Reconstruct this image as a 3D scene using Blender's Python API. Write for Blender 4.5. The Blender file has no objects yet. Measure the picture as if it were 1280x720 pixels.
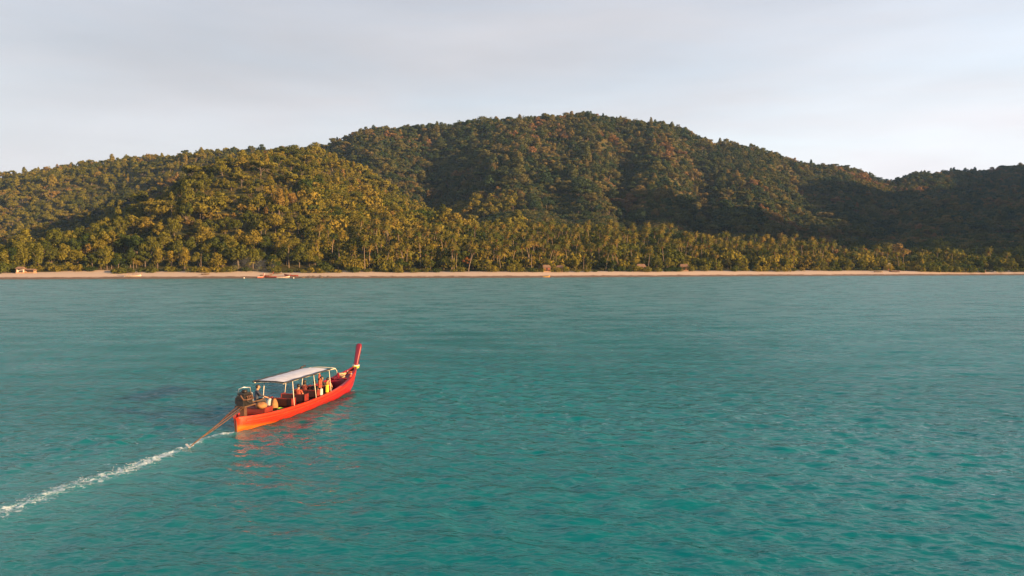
import bpy, bmesh, math, random
import numpy as np
from mathutils import Vector, Matrix

R = math.radians
HAZE = 0.000048
random.seed(7)
rng = np.random.default_rng(11)
scn = bpy.context.scene
COL = scn.collection

# ------------------------------------------------------------------ camera
CAM_H, F, HOR = 8.0, 960.0, 331.0          # metres, focal length in px of a 1280 px wide frame, horizon row
cam_d = bpy.data.cameras.new('camera')
cam = bpy.data.objects.new('camera', cam_d); COL.objects.link(cam)
cam.location = (0, 0, CAM_H); cam.rotation_euler = (R(90), 0, 0)
cam_d.sensor_width = 36; cam_d.lens = 36 * F / 1280
cam_d.shift_y = -(360 - HOR) / 1280
cam_d.clip_start = 0.5; cam_d.clip_end = 30000
scn.camera = cam

# ------------------------------------------------------------------ light
SUN_AZ, SUN_EL = 119.0, 9.5               # azimuth clockwise from the view direction (+Y), degrees
sd = Vector((math.sin(R(SUN_AZ)) * math.cos(R(SUN_EL)), math.cos(R(SUN_AZ)) * math.cos(R(SUN_EL)), math.sin(R(SUN_EL))))
sun_d = bpy.data.lights.new('sun', 'SUN'); sun_d.energy = 5.0; sun_d.angle = R(0.6); sun_d.color = (1.0, 0.62, 0.285)
sun = bpy.data.objects.new('sun', sun_d); COL.objects.link(sun)
sun.rotation_euler = sd.to_track_quat('Z', 'Y').to_euler(); sun.location = (300, -60, 200)

world = bpy.data.worlds.new('World'); scn.world = world; world.use_nodes = True
wn, wl = world.node_tree.nodes, world.node_tree.links
wn.clear()
w_out = wn.new('ShaderNodeOutputWorld'); bg = wn.new('ShaderNodeBackground')
sky = wn.new('ShaderNodeTexSky'); sky.sky_type = 'NISHITA'; sky.sun_disc = False
sky.sun_elevation = R(SUN_EL); sky.sun_rotation = R(-SUN_AZ)
sky.altitude = 0; sky.air_density = 1.0; sky.dust_density = 0.8; sky.ozone_density = 1.5
tc = wn.new('ShaderNodeTexCoord'); mp = wn.new('ShaderNodeMapping'); mp.inputs['Scale'].default_value = (1.0, 1.0, 5.5)
mp.inputs['Rotation'].default_value = (R(4), R(-9), 0)
nz = wn.new('ShaderNodeTexNoise'); nz.inputs['Scale'].default_value = 1.7; nz.inputs['Detail'].default_value = 7; nz.inputs['Roughness'].default_value = 0.55
nz.inputs['Distortion'].default_value = 0.5
rp = wn.new('ShaderNodeValToRGB'); rp.color_ramp.elements[0].position = 0.30; rp.color_ramp.elements[0].color = (0.74,) * 3 + (1,)
rp.color_ramp.elements[1].position = 0.66; rp.color_ramp.elements[1].color = (0.98,) * 3 + (1,)
bw = wn.new('ShaderNodeRGBToBW')
cl = wn.new('ShaderNodeMix'); cl.data_type = 'RGBA'; cl.blend_type = 'MULTIPLY'; cl.inputs['Factor'].default_value = 1.0
cl.inputs['B'].default_value = (1.01, 0.975, 1.015, 1)
mx = wn.new('ShaderNodeMix'); mx.data_type = 'RGBA'
wl.new(tc.outputs['Generated'], mp.inputs['Vector']); wl.new(mp.outputs['Vector'], nz.inputs['Vector'])
wl.new(nz.outputs['Fac'], rp.inputs['Fac']); wl.new(sky.outputs['Color'], bw.inputs['Color']); wl.new(bw.outputs['Val'], cl.inputs['A'])
nb = wn.new('ShaderNodeTexNoise'); nb.inputs['Scale'].default_value = 2.6; nb.inputs['Detail'].default_value = 5; wl.new(mp.outputs['Vector'], nb.inputs['Vector'])
nr_ = wn.new('ShaderNodeMapRange'); nr_.inputs['From Min'].default_value = 0.3; nr_.inputs['From Max'].default_value = 0.7; nr_.inputs['To Min'].default_value = 0.91; nr_.inputs['To Max'].default_value = 1.10; wl.new(nb.outputs['Fac'], nr_.inputs['Value'])
nm = wn.new('ShaderNodeMath'); nm.operation = 'MULTIPLY'; veil = wn.new('ShaderNodeMath'); veil.operation = 'MULTIPLY_ADD'; veil.inputs[1].default_value = 0.32; veil.inputs[2].default_value = 1.16; wl.new(bw.outputs['Val'], veil.inputs[0]); wl.new(veil.outputs[0], nm.inputs[0]); wl.new(nr_.outputs['Result'], nm.inputs[1]); wl.new(nm.outputs[0], cl.inputs['A'])
sz_ = wn.new('ShaderNodeSeparateXYZ'); wl.new(tc.outputs['Generated'], sz_.inputs[0])          # the veil thins towards the zenith
th_ = wn.new('ShaderNodeMapRange'); th_.inputs['From Min'].default_value = 0.25; th_.inputs['From Max'].default_value = 0.9; th_.inputs['To Min'].default_value = 1.0; th_.inputs['To Max'].default_value = 0.35; wl.new(sz_.outputs['Z'], th_.inputs['Value'])
fm_ = wn.new('ShaderNodeMath'); fm_.operation = 'MULTIPLY'; wl.new(rp.outputs['Color'], fm_.inputs[0]); wl.new(th_.outputs['Result'], fm_.inputs[1])
wl.new(fm_.outputs[0], mx.inputs['Factor']); wl.new(sky.outputs['Color'], mx.inputs['A']); wl.new(cl.outputs['Result'], mx.inputs['B'])
wl.new(mx.outputs['Result'], bg.inputs['Color']); bg.inputs['Strength'].default_value = 0.099
wl.new(bg.outputs['Background'], w_out.inputs['Surface'])

scn.view_settings.view_transform = 'Standard'; scn.view_settings.look = 'None'
scn.view_settings.exposure = 1.9; scn.view_settings.gamma = 1.0; scn.view_settings.use_curve_mapping = False
scn.render.engine = 'CYCLES'
scn.cycles.use_denoising = True; scn.cycles.denoising_prefilter = 'ACCURATE'; scn.cycles.use_adaptive_sampling = False
scn.cycles.max_bounces = 6; scn.cycles.diffuse_bounces = 2; scn.cycles.glossy_bounces = 3; scn.cycles.transparent_max_bounces = 6
scn.cycles.sample_clamp_indirect = 6; scn.cycles.caustics_reflective = False; scn.cycles.caustics_refractive = False

# ------------------------------------------------------------------ helpers
def tag(o, label=None, cat=None, group=None, kind=None):
    if label: o['label'] = label
    if cat: o['category'] = cat
    if group: o['group'] = group
    if kind: o['kind'] = kind
    return o

def empty(name, loc=(0, 0, 0), rz=0.0, label=None, cat=None, group=None, parent=None):
    o = bpy.data.objects.new(name, None); COL.objects.link(o)
    o.empty_display_size = 0.3; o.location = loc; o.rotation_euler = (0, 0, rz)
    if parent: o.parent = parent
    return tag(o, label, cat, group)

def mesh_np(name, v, f, smooth=False, normals=None):
    """v (N,3) array, f (M,k) array"""
    me = bpy.data.meshes.new(name)
    v = np.asarray(v, dtype=np.float32); f = np.asarray(f, dtype=np.int32)
    k = f.shape[1]
    me.vertices.add(len(v)); me.vertices.foreach_set('co', v.ravel())
    me.loops.add(f.size); me.loops.foreach_set('vertex_index', f.ravel())
    me.polygons.add(len(f)); me.polygons.foreach_set('loop_start', np.arange(0, f.size, k, dtype=np.int32))
    me.polygons.foreach_set('loop_total', np.full(len(f), k, dtype=np.int32))
    if smooth: me.polygons.foreach_set('use_smooth', np.ones(len(f), dtype=bool))
    me.update(calc_edges=True); me.validate()
    if normals is not None:
        me.normals_split_custom_set_from_vertices(np.asarray(normals, dtype=np.float32))
    return me

class MB:
    """collects shapes into one mesh"""
    def __init__(s): s.v = []; s.f = []
    def add(s, vs, fs):
        b = len(s.v); s.v += [tuple(p) for p in vs]; s.f += [tuple(i + b for i in q) for q in fs]; return s
    def box(s, c, d, rot=None, taper=1.0):
        pts = []
        for z in (-1, 1):
            t = taper if z > 0 else 1.0
            for x, y in ((-1, -1), (1, -1), (1, 1), (-1, 1)):
                p = Vector((x * d[0] / 2 * t, y * d[1] / 2 * t, z * d[2] / 2))
                if rot is not None: p = rot @ p
                pts.append(p + Vector(c))
        return s.add(pts, [(3, 2, 1, 0), (4, 5, 6, 7), (0, 1, 5, 4), (1, 2, 6, 5), (2, 3, 7, 6), (3, 0, 4, 7)])
    def tube(s, path, rad, n=8, caps=True):
        path = [Vector(p) for p in path]
        if not hasattr(rad, '__len__'): rad = [rad] * len(path)
        pts, fs = [], []
        up = Vector((0, 0, 1))
        for i, p in enumerate(path):
            a = path[max(i - 1, 0)]; b = path[min(i + 1, len(path) - 1)]
            t = (b - a).normalized()
            ref = up if abs(t.z) < 0.95 else Vector((0, 1, 0))
            sx = t.cross(ref).normalized(); sy = sx.cross(t).normalized()
            for k in range(n):
                an = 2 * math.pi * k / n
                pts.append(p + sx * (rad[i] * math.cos(an)) + sy * (rad[i] * math.sin(an)))
        for i in range(len(path) - 1):
            for k in range(n):
                fs.append((i * n + k, i * n + (k + 1) % n, (i + 1) * n + (k + 1) % n, (i + 1) * n + k))
        if caps:
            fs.append(tuple(range(n - 1, -1, -1))); fs.append(tuple((len(path) - 1) * n + k for k in range(n)))
        return s.add(pts, fs)
    def ball(s, c, r, nu=12, nv=8, jit=0.0, rnd=random):
        if not hasattr(r, '__len__'): r = (r, r, r)
        pts, fs = [], []
        for i in range(nv + 1):
            th = math.pi * i / nv
            for k in range(nu):
                ph = 2 * math.pi * k / nu
                q = 1 + (rnd.uniform(-jit, jit) if 0 < i < nv else 0)
                pts.append((c[0] + r[0] * q * math.sin(th) * math.cos(ph), c[1] + r[1] * q * math.sin(th) * math.sin(ph), c[2] + r[2] * q * math.cos(th)))
        for i in range(nv):
            for k in range(nu):
                fs.append((i * nu + k, (i + 1) * nu + k, (i + 1) * nu + (k + 1) % nu, i * nu + (k + 1) % nu))
        return s.add(pts, fs)
    def torus(s, c, rr, r, axis=(0, 0, 1), n=20, m=8):
        ax = Vector(axis).normalized(); q = ax.to_track_quat('Z', 'Y'); pts, fs = [], []
        for i in range(n):
            a = 2 * math.pi * i / n
            for k in range(m):
                b = 2 * math.pi * k / m
                pts.append(q @ Vector(((rr + r * math.cos(b)) * math.cos(a), (rr + r * math.cos(b)) * math.sin(a), r * math.sin(b))) + Vector(c))
        for i in range(n):
            for k in range(m):
                fs.append((i * m + k, ((i + 1) % n) * m + k, ((i + 1) % n) * m + (k + 1) % m, i * m + (k + 1) % m))
        return s.add(pts, fs)
    def grid(s, rows):
        n = len(rows[0]); pts = [p for r in rows for p in r]; fs = []
        for i in range(len(rows) - 1):
            for k in range(n - 1):
                fs.append((i * n + k, i * n + k + 1, (i + 1) * n + k + 1, (i + 1) * n + k))
        return s.add(pts, fs)
    def mesh(s, name, mats=(), smooth=False, bevel=0.0):
        me = bpy.data.meshes.new(name); me.from_pydata([tuple(p) for p in s.v], [], s.f); me.update()
        bm = bmesh.new(); bm.from_mesh(me)
        bmesh.ops.remove_doubles(bm, verts=bm.verts, dist=1e-5)
        bmesh.ops.recalc_face_normals(bm, faces=bm.faces)
        if bevel: bmesh.ops.bevel(bm, geom=list(bm.edges), offset=bevel, segments=2, affect='EDGES', profile=0.6)
        bm.to_mesh(me); bm.free()
        for m in (mats if isinstance(mats, (list, tuple)) else [mats]): me.materials.append(m)
        if smooth: me.polygons.foreach_set('use_smooth', [True] * len(me.polygons))
        return me
    def build(s, name, mat, parent=None, smooth=False, bevel=0.0, loc=None):
        o = bpy.data.objects.new(name, s.mesh(name, mat, smooth, bevel)); COL.objects.link(o)
        if parent: o.parent = parent
        if loc: o.location = loc
        return o

def obj(name, me, mat=None, parent=None):
    if mat and not me.materials: me.materials.append(mat)
    o = bpy.data.objects.new(name, me); COL.objects.link(o)
    if parent: o.parent = parent
    return o

def mat_paint(name, col, rough=0.5, var=0.18, scale=3.0, bump=0.0, spec=0.5, metal=0.0):
    m = bpy.data.materials.new(name); m.use_nodes = True; n, l = m.node_tree.nodes, m.node_tree.links
    p = n['Principled BSDF']; p.inputs['Roughness'].default_value = rough; p.inputs['Metallic'].default_value = metal
    p.inputs['Specular IOR Level'].default_value = spec
    c = n.new('ShaderNodeTexCoord'); t = n.new('ShaderNodeTexNoise'); t.inputs['Scale'].default_value = scale; t.inputs['Detail'].default_value = 5
    r = n.new('ShaderNodeValToRGB')
    r.color_ramp.elements[0].position = 0.3; r.color_ramp.elements[1].position = 0.7
    r.color_ramp.elements[0].color = tuple(x * (1 - var) for x in col) + (1,); r.color_ramp.elements[1].color = tuple(min(1, x * (1 + var)) for x in col) + (1,)
    l.new(c.outputs['Object'], t.inputs['Vector']); l.new(t.outputs['Fac'], r.inputs['Fac']); l.new(r.outputs['Color'], p.inputs['Base Color'])
    if bump:
        b = n.new('ShaderNodeBump'); b.inputs['Strength'].default_value = bump; b.inputs['Distance'].default_value = 0.02
        l.new(t.outputs['Fac'], b.inputs['Height']); l.new(b.outputs['Normal'], p.inputs['Normal'])
    return m

def mat_leaf(name, stops, noise_scale=0.011, noise_amt=0.75, transl=0.32):
    """foliage: colour differs from tree to tree (object random) and from stand to stand"""
    m = bpy.data.materials.new(name); m.use_nodes = True; n, l = m.node_tree.nodes, m.node_tree.links
    n.clear(); out = n.new('ShaderNodeOutputMaterial')
    oi = n.new('ShaderNodeObjectInfo')
    t = n.new('ShaderNodeTexNoise'); t.inputs['Scale'].default_value = noise_scale; t.inputs['Detail'].default_value = 3
    l.new(oi.outputs['Location'], t.inputs['Vector'])
    a = n.new('ShaderNodeMath'); a.operation = 'MULTIPLY_ADD'; a.inputs[1].default_value = noise_amt * 2.2; a.inputs[2].default_value = -noise_amt * 1.1 + 0.0
    l.new(t.outputs['Fac'], a.inputs[0])
    b = n.new('ShaderNodeMath'); b.operation = 'MULTIPLY_ADD'; b.inputs[1].default_value = 0.9; b.use_clamp = True
    l.new(oi.outputs['Random'], b.inputs[0]); l.new(a.outputs[0], b.inputs[2])
    r = n.new('ShaderNodeValToRGB'); e = r.color_ramp.elements
    while len(e) < len(stops): e.new(0.5)
    for i, (p, c) in enumerate(stops): e[i].position = p; e[i].color = c + (1,)
    l.new(b.outputs[0], r.inputs['Fac'])
    # leaf to leaf variation
    tcn = n.new('ShaderNodeTexCoord'); t2 = n.new('ShaderNodeTexNoise'); t2.inputs['Scale'].default_value = 0.9; t2.inputs['Detail'].default_value = 2
    l.new(tcn.outputs['Object'], t2.inputs['Vector'])
    h = n.new('ShaderNodeHueSaturation'); mr = n.new('ShaderNodeMapRange'); mr.inputs['From Min'].default_value = 0.3; mr.inputs['From Max'].default_value = 0.7
    mr.inputs['To Min'].default_value = 0.65; mr.inputs['To Max'].default_value = 1.3
    l.new(t2.outputs['Fac'], mr.inputs['Value']); l.new(mr.outputs['Result'], h.inputs['Value']); l.new(r.outputs['Color'], h.inputs['Color'])
    d = n.new('ShaderNodeBsdfDiffuse'); tr = n.new('ShaderNodeBsdfTranslucent'); ms = n.new('ShaderNodeMixShader'); ms.inputs['Fac'].default_value = transl
    l.new(h.outputs['Color'], d.inputs['Color']); l.new(h.outputs['Color'], tr.inputs['Color'])
    l.new(d.outputs[0], ms.inputs[1]); l.new(tr.outputs[0], ms.inputs[2]); l.new(ms.outputs[0], out.inputs['Surface'])
    return m

# ------------------------------------------------------------------ terrain function
_ph = np.random.default_rng(5).integers(0, 2**31, size=(64,))
def vnoise(x, y, seed=0):
    xi = np.floor(x).astype(np.int64); yi = np.floor(y).astype(np.int64)
    fx = x - xi; fy = y - yi; fx = fx * fx * (3 - 2 * fx); fy = fy * fy * (3 - 2 * fy)
    def h(a, b):
        n = (a * 374761393 + b * 668265263 + seed * 974634541) & 0x7fffffff
        n = (n ^ (n >> 13)) * 1274126177 & 0x7fffffff
        return ((n ^ (n >> 16)) & 0xffff) / 65535.0
    return (h(xi, yi) * (1 - fx) + h(xi + 1, yi) * fx) * (1 - fy) + (h(xi, yi + 1) * (1 - fx) + h(xi + 1, yi + 1) * fx) * fy
def fbm(x, y, oct=4, seed=0):
    s = 0; a = 0.5
    for i in range(oct): s = s + a * (vnoise(x * 2**i, y * 2**i, seed + i) - 0.5); a *= 0.5
    return s * 2

PXT = np.arange(-3000, 6001, 5.0)
def table(pts, sm=60):
    v = np.interp(PXT, [p[0] for p in pts], [p[1] for p in pts])
    k = max(1, int(sm / 5)); ker = np.hanning(2 * k + 3)[1:-1]; ker /= ker.sum()
    return np.convolve(np.pad(v, (k, k), mode='edge'), ker, mode='valid')
T_SH = table([(-3000, 300), (-800, 400), (0, 424), (300, 447), (640, 470), (960, 545), (1280, 590), (1600, 560), (2000, 480), (2600, 350), (3200, 290), (4000, 220), (5000, 150), (6000, 110)], 120)   # distance of the waterline
T_RD = table([(-800, 1150), (0, 1230), (200, 1210), (330, 1170), (430, 1230), (740, 1250), (960, 1300), (1100, 1500), (1280, 1650), (1700, 1500), (3000, 1300)], 90)
SKY = [(-800, 225), (-100, 215), (0, 213), (50, 204), (110, 193), (200, 190), (290, 189), (330, 188), (400, 185), (430, 174), (480, 162), (530, 154), (600, 153), (680, 148),
       (740, 146), (790, 149), (850, 157), (900, 176), (960, 190), (1000, 200), (1060, 208), (1078, 213), (1098, 226), (1116, 229), (1140, 219), (1180, 215), (1240, 213), (1280, 206), (1400, 190), (1800, 170), (3000, 190)]
T_SK = table(SKY, 14)
def px_of(x, y): return np.clip(640 + F * x / np.maximum(y, 1.0), -2900, 5900)
def shore(x, y): return np.interp(px_of(x, y), PXT, T_SH) + 9 * fbm(x / 75.0, y / 400.0, 3, 40)
def ground(x, y):
    x = np.asarray(x, dtype=float); y = np.asarray(y, dtype=float)
    px = px_of(x, y)
    ys = shore(x, y); yr = np.interp(px, PXT, T_RD); row = np.interp(px, PXT, T_SK)
    zr = CAM_H + (HOR - row) / F * yr - 9.5
    t = (y - ys) / (yr - ys)
    p = np.interp(t, [0, 0.05, 0.2, 0.38, 0.5, 0.62, 0.8, 0.93, 1.0, 1.08, 1.25, 1.8], [0, 0.008, 0.075, 0.16, 0.24, 0.37, 0.66, 0.91, 1.0, 0.985, 0.85, 0.3])
    z = zr * p
    # gullies and ribs running down the mountain side
    wob = 18 * fbm(x / 170.0, y / 170.0, 3, 3)
    bump_ = lambda c, w: np.exp(-((px + wob - c) / w) ** 2)
    rib = (1.3 * bump_(640, 50) - 2.1 * bump_(538, 38) + 0.8 * bump_(732, 26) - 1.3 * bump_(781, 17) + 1.0 * bump_(835, 24) - 1.3 * bump_(880, 22) + 0.6 * bump_(945, 30)
           - 0.8 * bump_(1010, 40) + 0.5 * np.cos((px + wob) / 41.0) * (px < 480) + 0.6 * bump_(450, 34))
    amp = np.interp(t, [0.22, 0.45, 0.75, 0.95, 1.0, 1.2], [0, 9, 15, 7, 2, 0])
    z = z + rib * amp
    z = z + 15 * fbm(x / 130.0, y / 130.0, 4, 9) * np.clip((t - 0.12) * 5, 0, 1) * np.clip((1.0 - t) * 8 + .35, 0.35, 1)
    z = np.where(px < 230, z * np.interp(t, [0.05, 0.15, 0.5, 0.66, 0.86], [1, 0.5, 0.42, 0.55, 0.95]) ** np.clip((230 - px) / 100, 0, 1), z)      # hollow behind the shore trees
    # the near spur: a crest running from the back towards the shore
    A, Bq = np.array([-247.0, 880.0]), np.array([-228.0, 690.0]); sv = Bq - A
    k = np.clip(((x - A[0]) * sv[0] + (y - A[1]) * sv[1]) / (sv @ sv), 0, 1)
    dx, dy = x - A[0] - k * sv[0], y - A[1] - k * sv[1]
    r = np.sqrt((dx / np.where(dx > 0, 250.0, 160.0)) ** 2 + (dy / np.where(dy < 0, 225.0, 230.0)) ** 2)
    m = (131 - 36 * k) * np.interp(r, [0, 0.1, 0.25, 0.5, 0.8, 1.0, 1.3], [1.0, 0.985, 0.87, 0.54, 0.19, 0.05, -0.6]) + 9 * fbm(x / 80.0, y / 80.0, 3, 21) * (r > 0.1)
    z = np.where(np.abs(z - m) < 24, np.maximum(z, m) + (24 - np.abs(z - m)) ** 2 / 96.0, np.maximum(z, m))
    # unseen headland right of the view, its lobes shaped to shade the valley slopes
    hx, hy = (x - 1250) / 310, (y - 870) / 300
    kx, ky = (x - 1010) / 230, (y - 455) / 165; jx, jy = (x - 1480) / 240, (y - 1330) / 260
    hm = (270 * np.exp(-(hx * hx + hy * hy)) + 300 * np.exp(-(jx * jx + jy * jy)) + 232 * np.exp(-(kx * kx + ky * ky))) * np.clip((y - ys) / 60, 0, 1)
    z = np.maximum(z, hm)
    # beach ramp, keeps the first metres low
    b = (y - ys)
    zb = np.interp(b, [-200, -60, -8, 0, 12, 26, 34, 70], [-6, -2.4, -0.35, 0.0, 1.1, 3.0, 3.5, 5.2])
    k = np.clip((b - 30) / 40, 0, 1)
    return zb * (1 - k) + np.maximum(z + 3.0, zb) * k
def G(x, y): return float(ground(np.array([x]), np.array([y]))[0])
def at_px(px, d):   # ground position at a bearing and a distance
    return ((px - 640) / F * d, d)

# ------------------------------------------------------------------ setting: hills, beach
def sheet(name, xs, ys, off=0.0, cut=None):
    X, Y = np.meshgrid(xs, ys); Z = ground(X, Y) + off
    if cut: Z = cut(X, Y, Z)
    n, m = len(xs), len(ys)
    i = (np.arange(m - 1)[:, None] * n + np.arange(n - 1)[None, :]).ravel()
    f = np.stack([i, i + 1, i + 1 + n, i + n], 1)
    return mesh_np(name, np.stack([X.ravel(), Y.ravel(), Z.ravel()], 1), f, smooth=True)

def mat_ground():
    m = bpy.data.materials.new('forest floor'); m.use_nodes = True; n, l = m.node_tree.nodes, m.node_tree.links
    p = n['Principled BSDF']; p.inputs['Roughness'].default_value = 0.95; p.inputs['Specular IOR Level'].default_value = 0.1
    g = n.new('ShaderNodeNewGeometry'); t = n.new('ShaderNodeTexNoise'); t.inputs['Scale'].default_value = 0.05; t.inputs['Detail'].default_value = 8
    r = n.new('ShaderNodeValToRGB'); r.color_ramp.elements[0].position = 0.35; r.color_ramp.elements[1].position = 0.7
    r.color_ramp.elements[0].color = (0.030, 0.034, 0.012, 1); r.color_ramp.elements[1].color = (0.085, 0.065, 0.025, 1)
    l.new(g.outputs['Position'], t.inputs['Vector']); l.new(t.outputs['Fac'], r.inputs['Fac']); l.new(r.outputs['Color'], p.inputs['Base Color'])
    return m
def mat_sand():
    m = bpy.data.materials.new('sand'); m.use_nodes = True; n, l = m.node_tree.nodes, m.node_tree.links
    p = n['Principled BSDF']; p.inputs['Specular IOR Level'].default_value = 0.25
    g = n.new('ShaderNodeNewGeometry'); s = n.new('ShaderNodeSeparateXYZ'); l.new(g.outputs['Position'], s.inputs[0])
    t = n.new('ShaderNodeTexNoise'); t.inputs['Scale'].default_value = 0.35; t.inputs['Detail'].default_value = 6
    l.new(g.outputs['Position'], t.inputs['Vector'])
    a = n.new('ShaderNodeMath'); a.operation = 'MULTIPLY_ADD'; a.inputs[1].default_value = 0.9; l.new(t.outputs['Fac'], a.inputs[0]); l.new(s.outputs['Z'], a.inputs[2])
    r = n.new('ShaderNodeValToRGB'); e = r.color_ramp.elements
    e[0].position = 0.0; e[0].color = (0.12, 0.075, 0.045, 1); e[1].position = 1.0; e[1].color = (0.43, 0.33, 0.25, 1)
    e.new(0.36).color = (0.15, 0.09, 0.055, 1); e.new(0.45).color = (0.46, 0.34, 0.25, 1)
    mr = n.new('ShaderNodeMapRange'); mr.inputs['From Max'].default_value = 3.6; l.new(a.outputs[0], mr.inputs['Value'])
    l.new(mr.outputs['Result'], r.inputs['Fac']); l.new(r.outputs['Color'], p.inputs['Base Color'])
    p.inputs['Roughness'].default_value = 0.8
    t.inputs['Scale'].default_value = 0.16; t.inputs['Roughness'].default_value = 0.7; a.inputs[1].default_value = 2.0
    a2 = n.new('ShaderNodeMath'); a2.operation = 'SUBTRACT'; a2.inputs[1].default_value = 0.55; l.new(a.outputs[0], a2.inputs[0]); l.new(a2.outputs[0], mr.inputs['Value'])
    return m
M_GROUND, M_SAND = mat_ground(), mat_sand()
xs = np.concatenate([np.arange(-2600, -720, 40), np.arange(-720, 1120, 9), np.arange(1120, 3000, 40)])
ys_ = np.concatenate([np.arange(60, 360, 15), np.arange(360, 1500, 8), np.arange(1500, 2700, 40)])
hills = obj('hills', sheet('hills', xs, ys_, 0.0, lambda X, Y, Z: np.where(Y - shore(X, Y) < 31, Z - 0.6 - np.clip(31 - (Y - shore(X, Y)), 0, 60) * 0.05, Z)), M_GROUND)
tag(hills, 'wooded green hills rising behind the beach', 'hill', kind='structure')
def beach_mesh():
    us = np.arange(-700, 2300, 5.0); bs = np.array([-140, -60, -30, -14, -6, -2, 0, 2, 4, 7, 10, 14, 18, 22, 26, 30, 34, 38.])
    # along each bearing the strip follows the waterline
    V = []
    for b in bs:
        d = np.interp(us, PXT, T_SH) + b + (0)
        x = (us - 640) / F * d; z = ground(x, d) + (0.03 if b < 36 else -0.8)
        V.append(np.stack([x, d, z], 1))
    V = np.concatenate(V); n = len(us); m = len(bs)
    i = (np.arange(m - 1)[:, None] * n + np.arange(n - 1)[None, :]).ravel()
    return mesh_np('beach', V, np.stack([i, i + 1, i + 1 + n, i + n], 1), smooth=True)
beach = obj('beach', beach_mesh(), M_SAND); tag(beach, 'pale sandy beach running below the trees', 'beach', kind='structure')

# ------------------------------------------------------------------ setting: sea
WAKE_PX = [(291, 541), (262, 547), (237, 557), (222, 564), (200, 573), (180, 580), (160, 587), (120, 599), (90, 608), (60, 619), (30, 630), (0, 642)]
WAKE = [((u - 640) / F * CAM_H * F / (v - HOR), CAM_H * F / (v - HOR)) for u, v in WAKE_PX]
WAKE += [(-17.4, 21.5), (-18.2, 18.0), (-19.2, 13.0), (-20.3, 8.0)]
WAKE = np.array(WAKE)
def wake_dist(x, y):
    best = np.full(x.shape, 1e9); arc = np.zeros(x.shape); acc = 0.0
    for a, b in zip(WAKE[:-1], WAKE[1:]):
        d = b - a; L = np.hypot(*d); t = np.clip(((x - a[0]) * d[0] + (y - a[1]) * d[1]) / (L * L), 0, 1)
        q = np.hypot(x - a[0] - t * d[0], y - a[1] - t * d[1]); k = q < best
        best = np.where(k, q, best); arc = np.where(k, acc + t * L, arc); acc += L
    return best, arc

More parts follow.
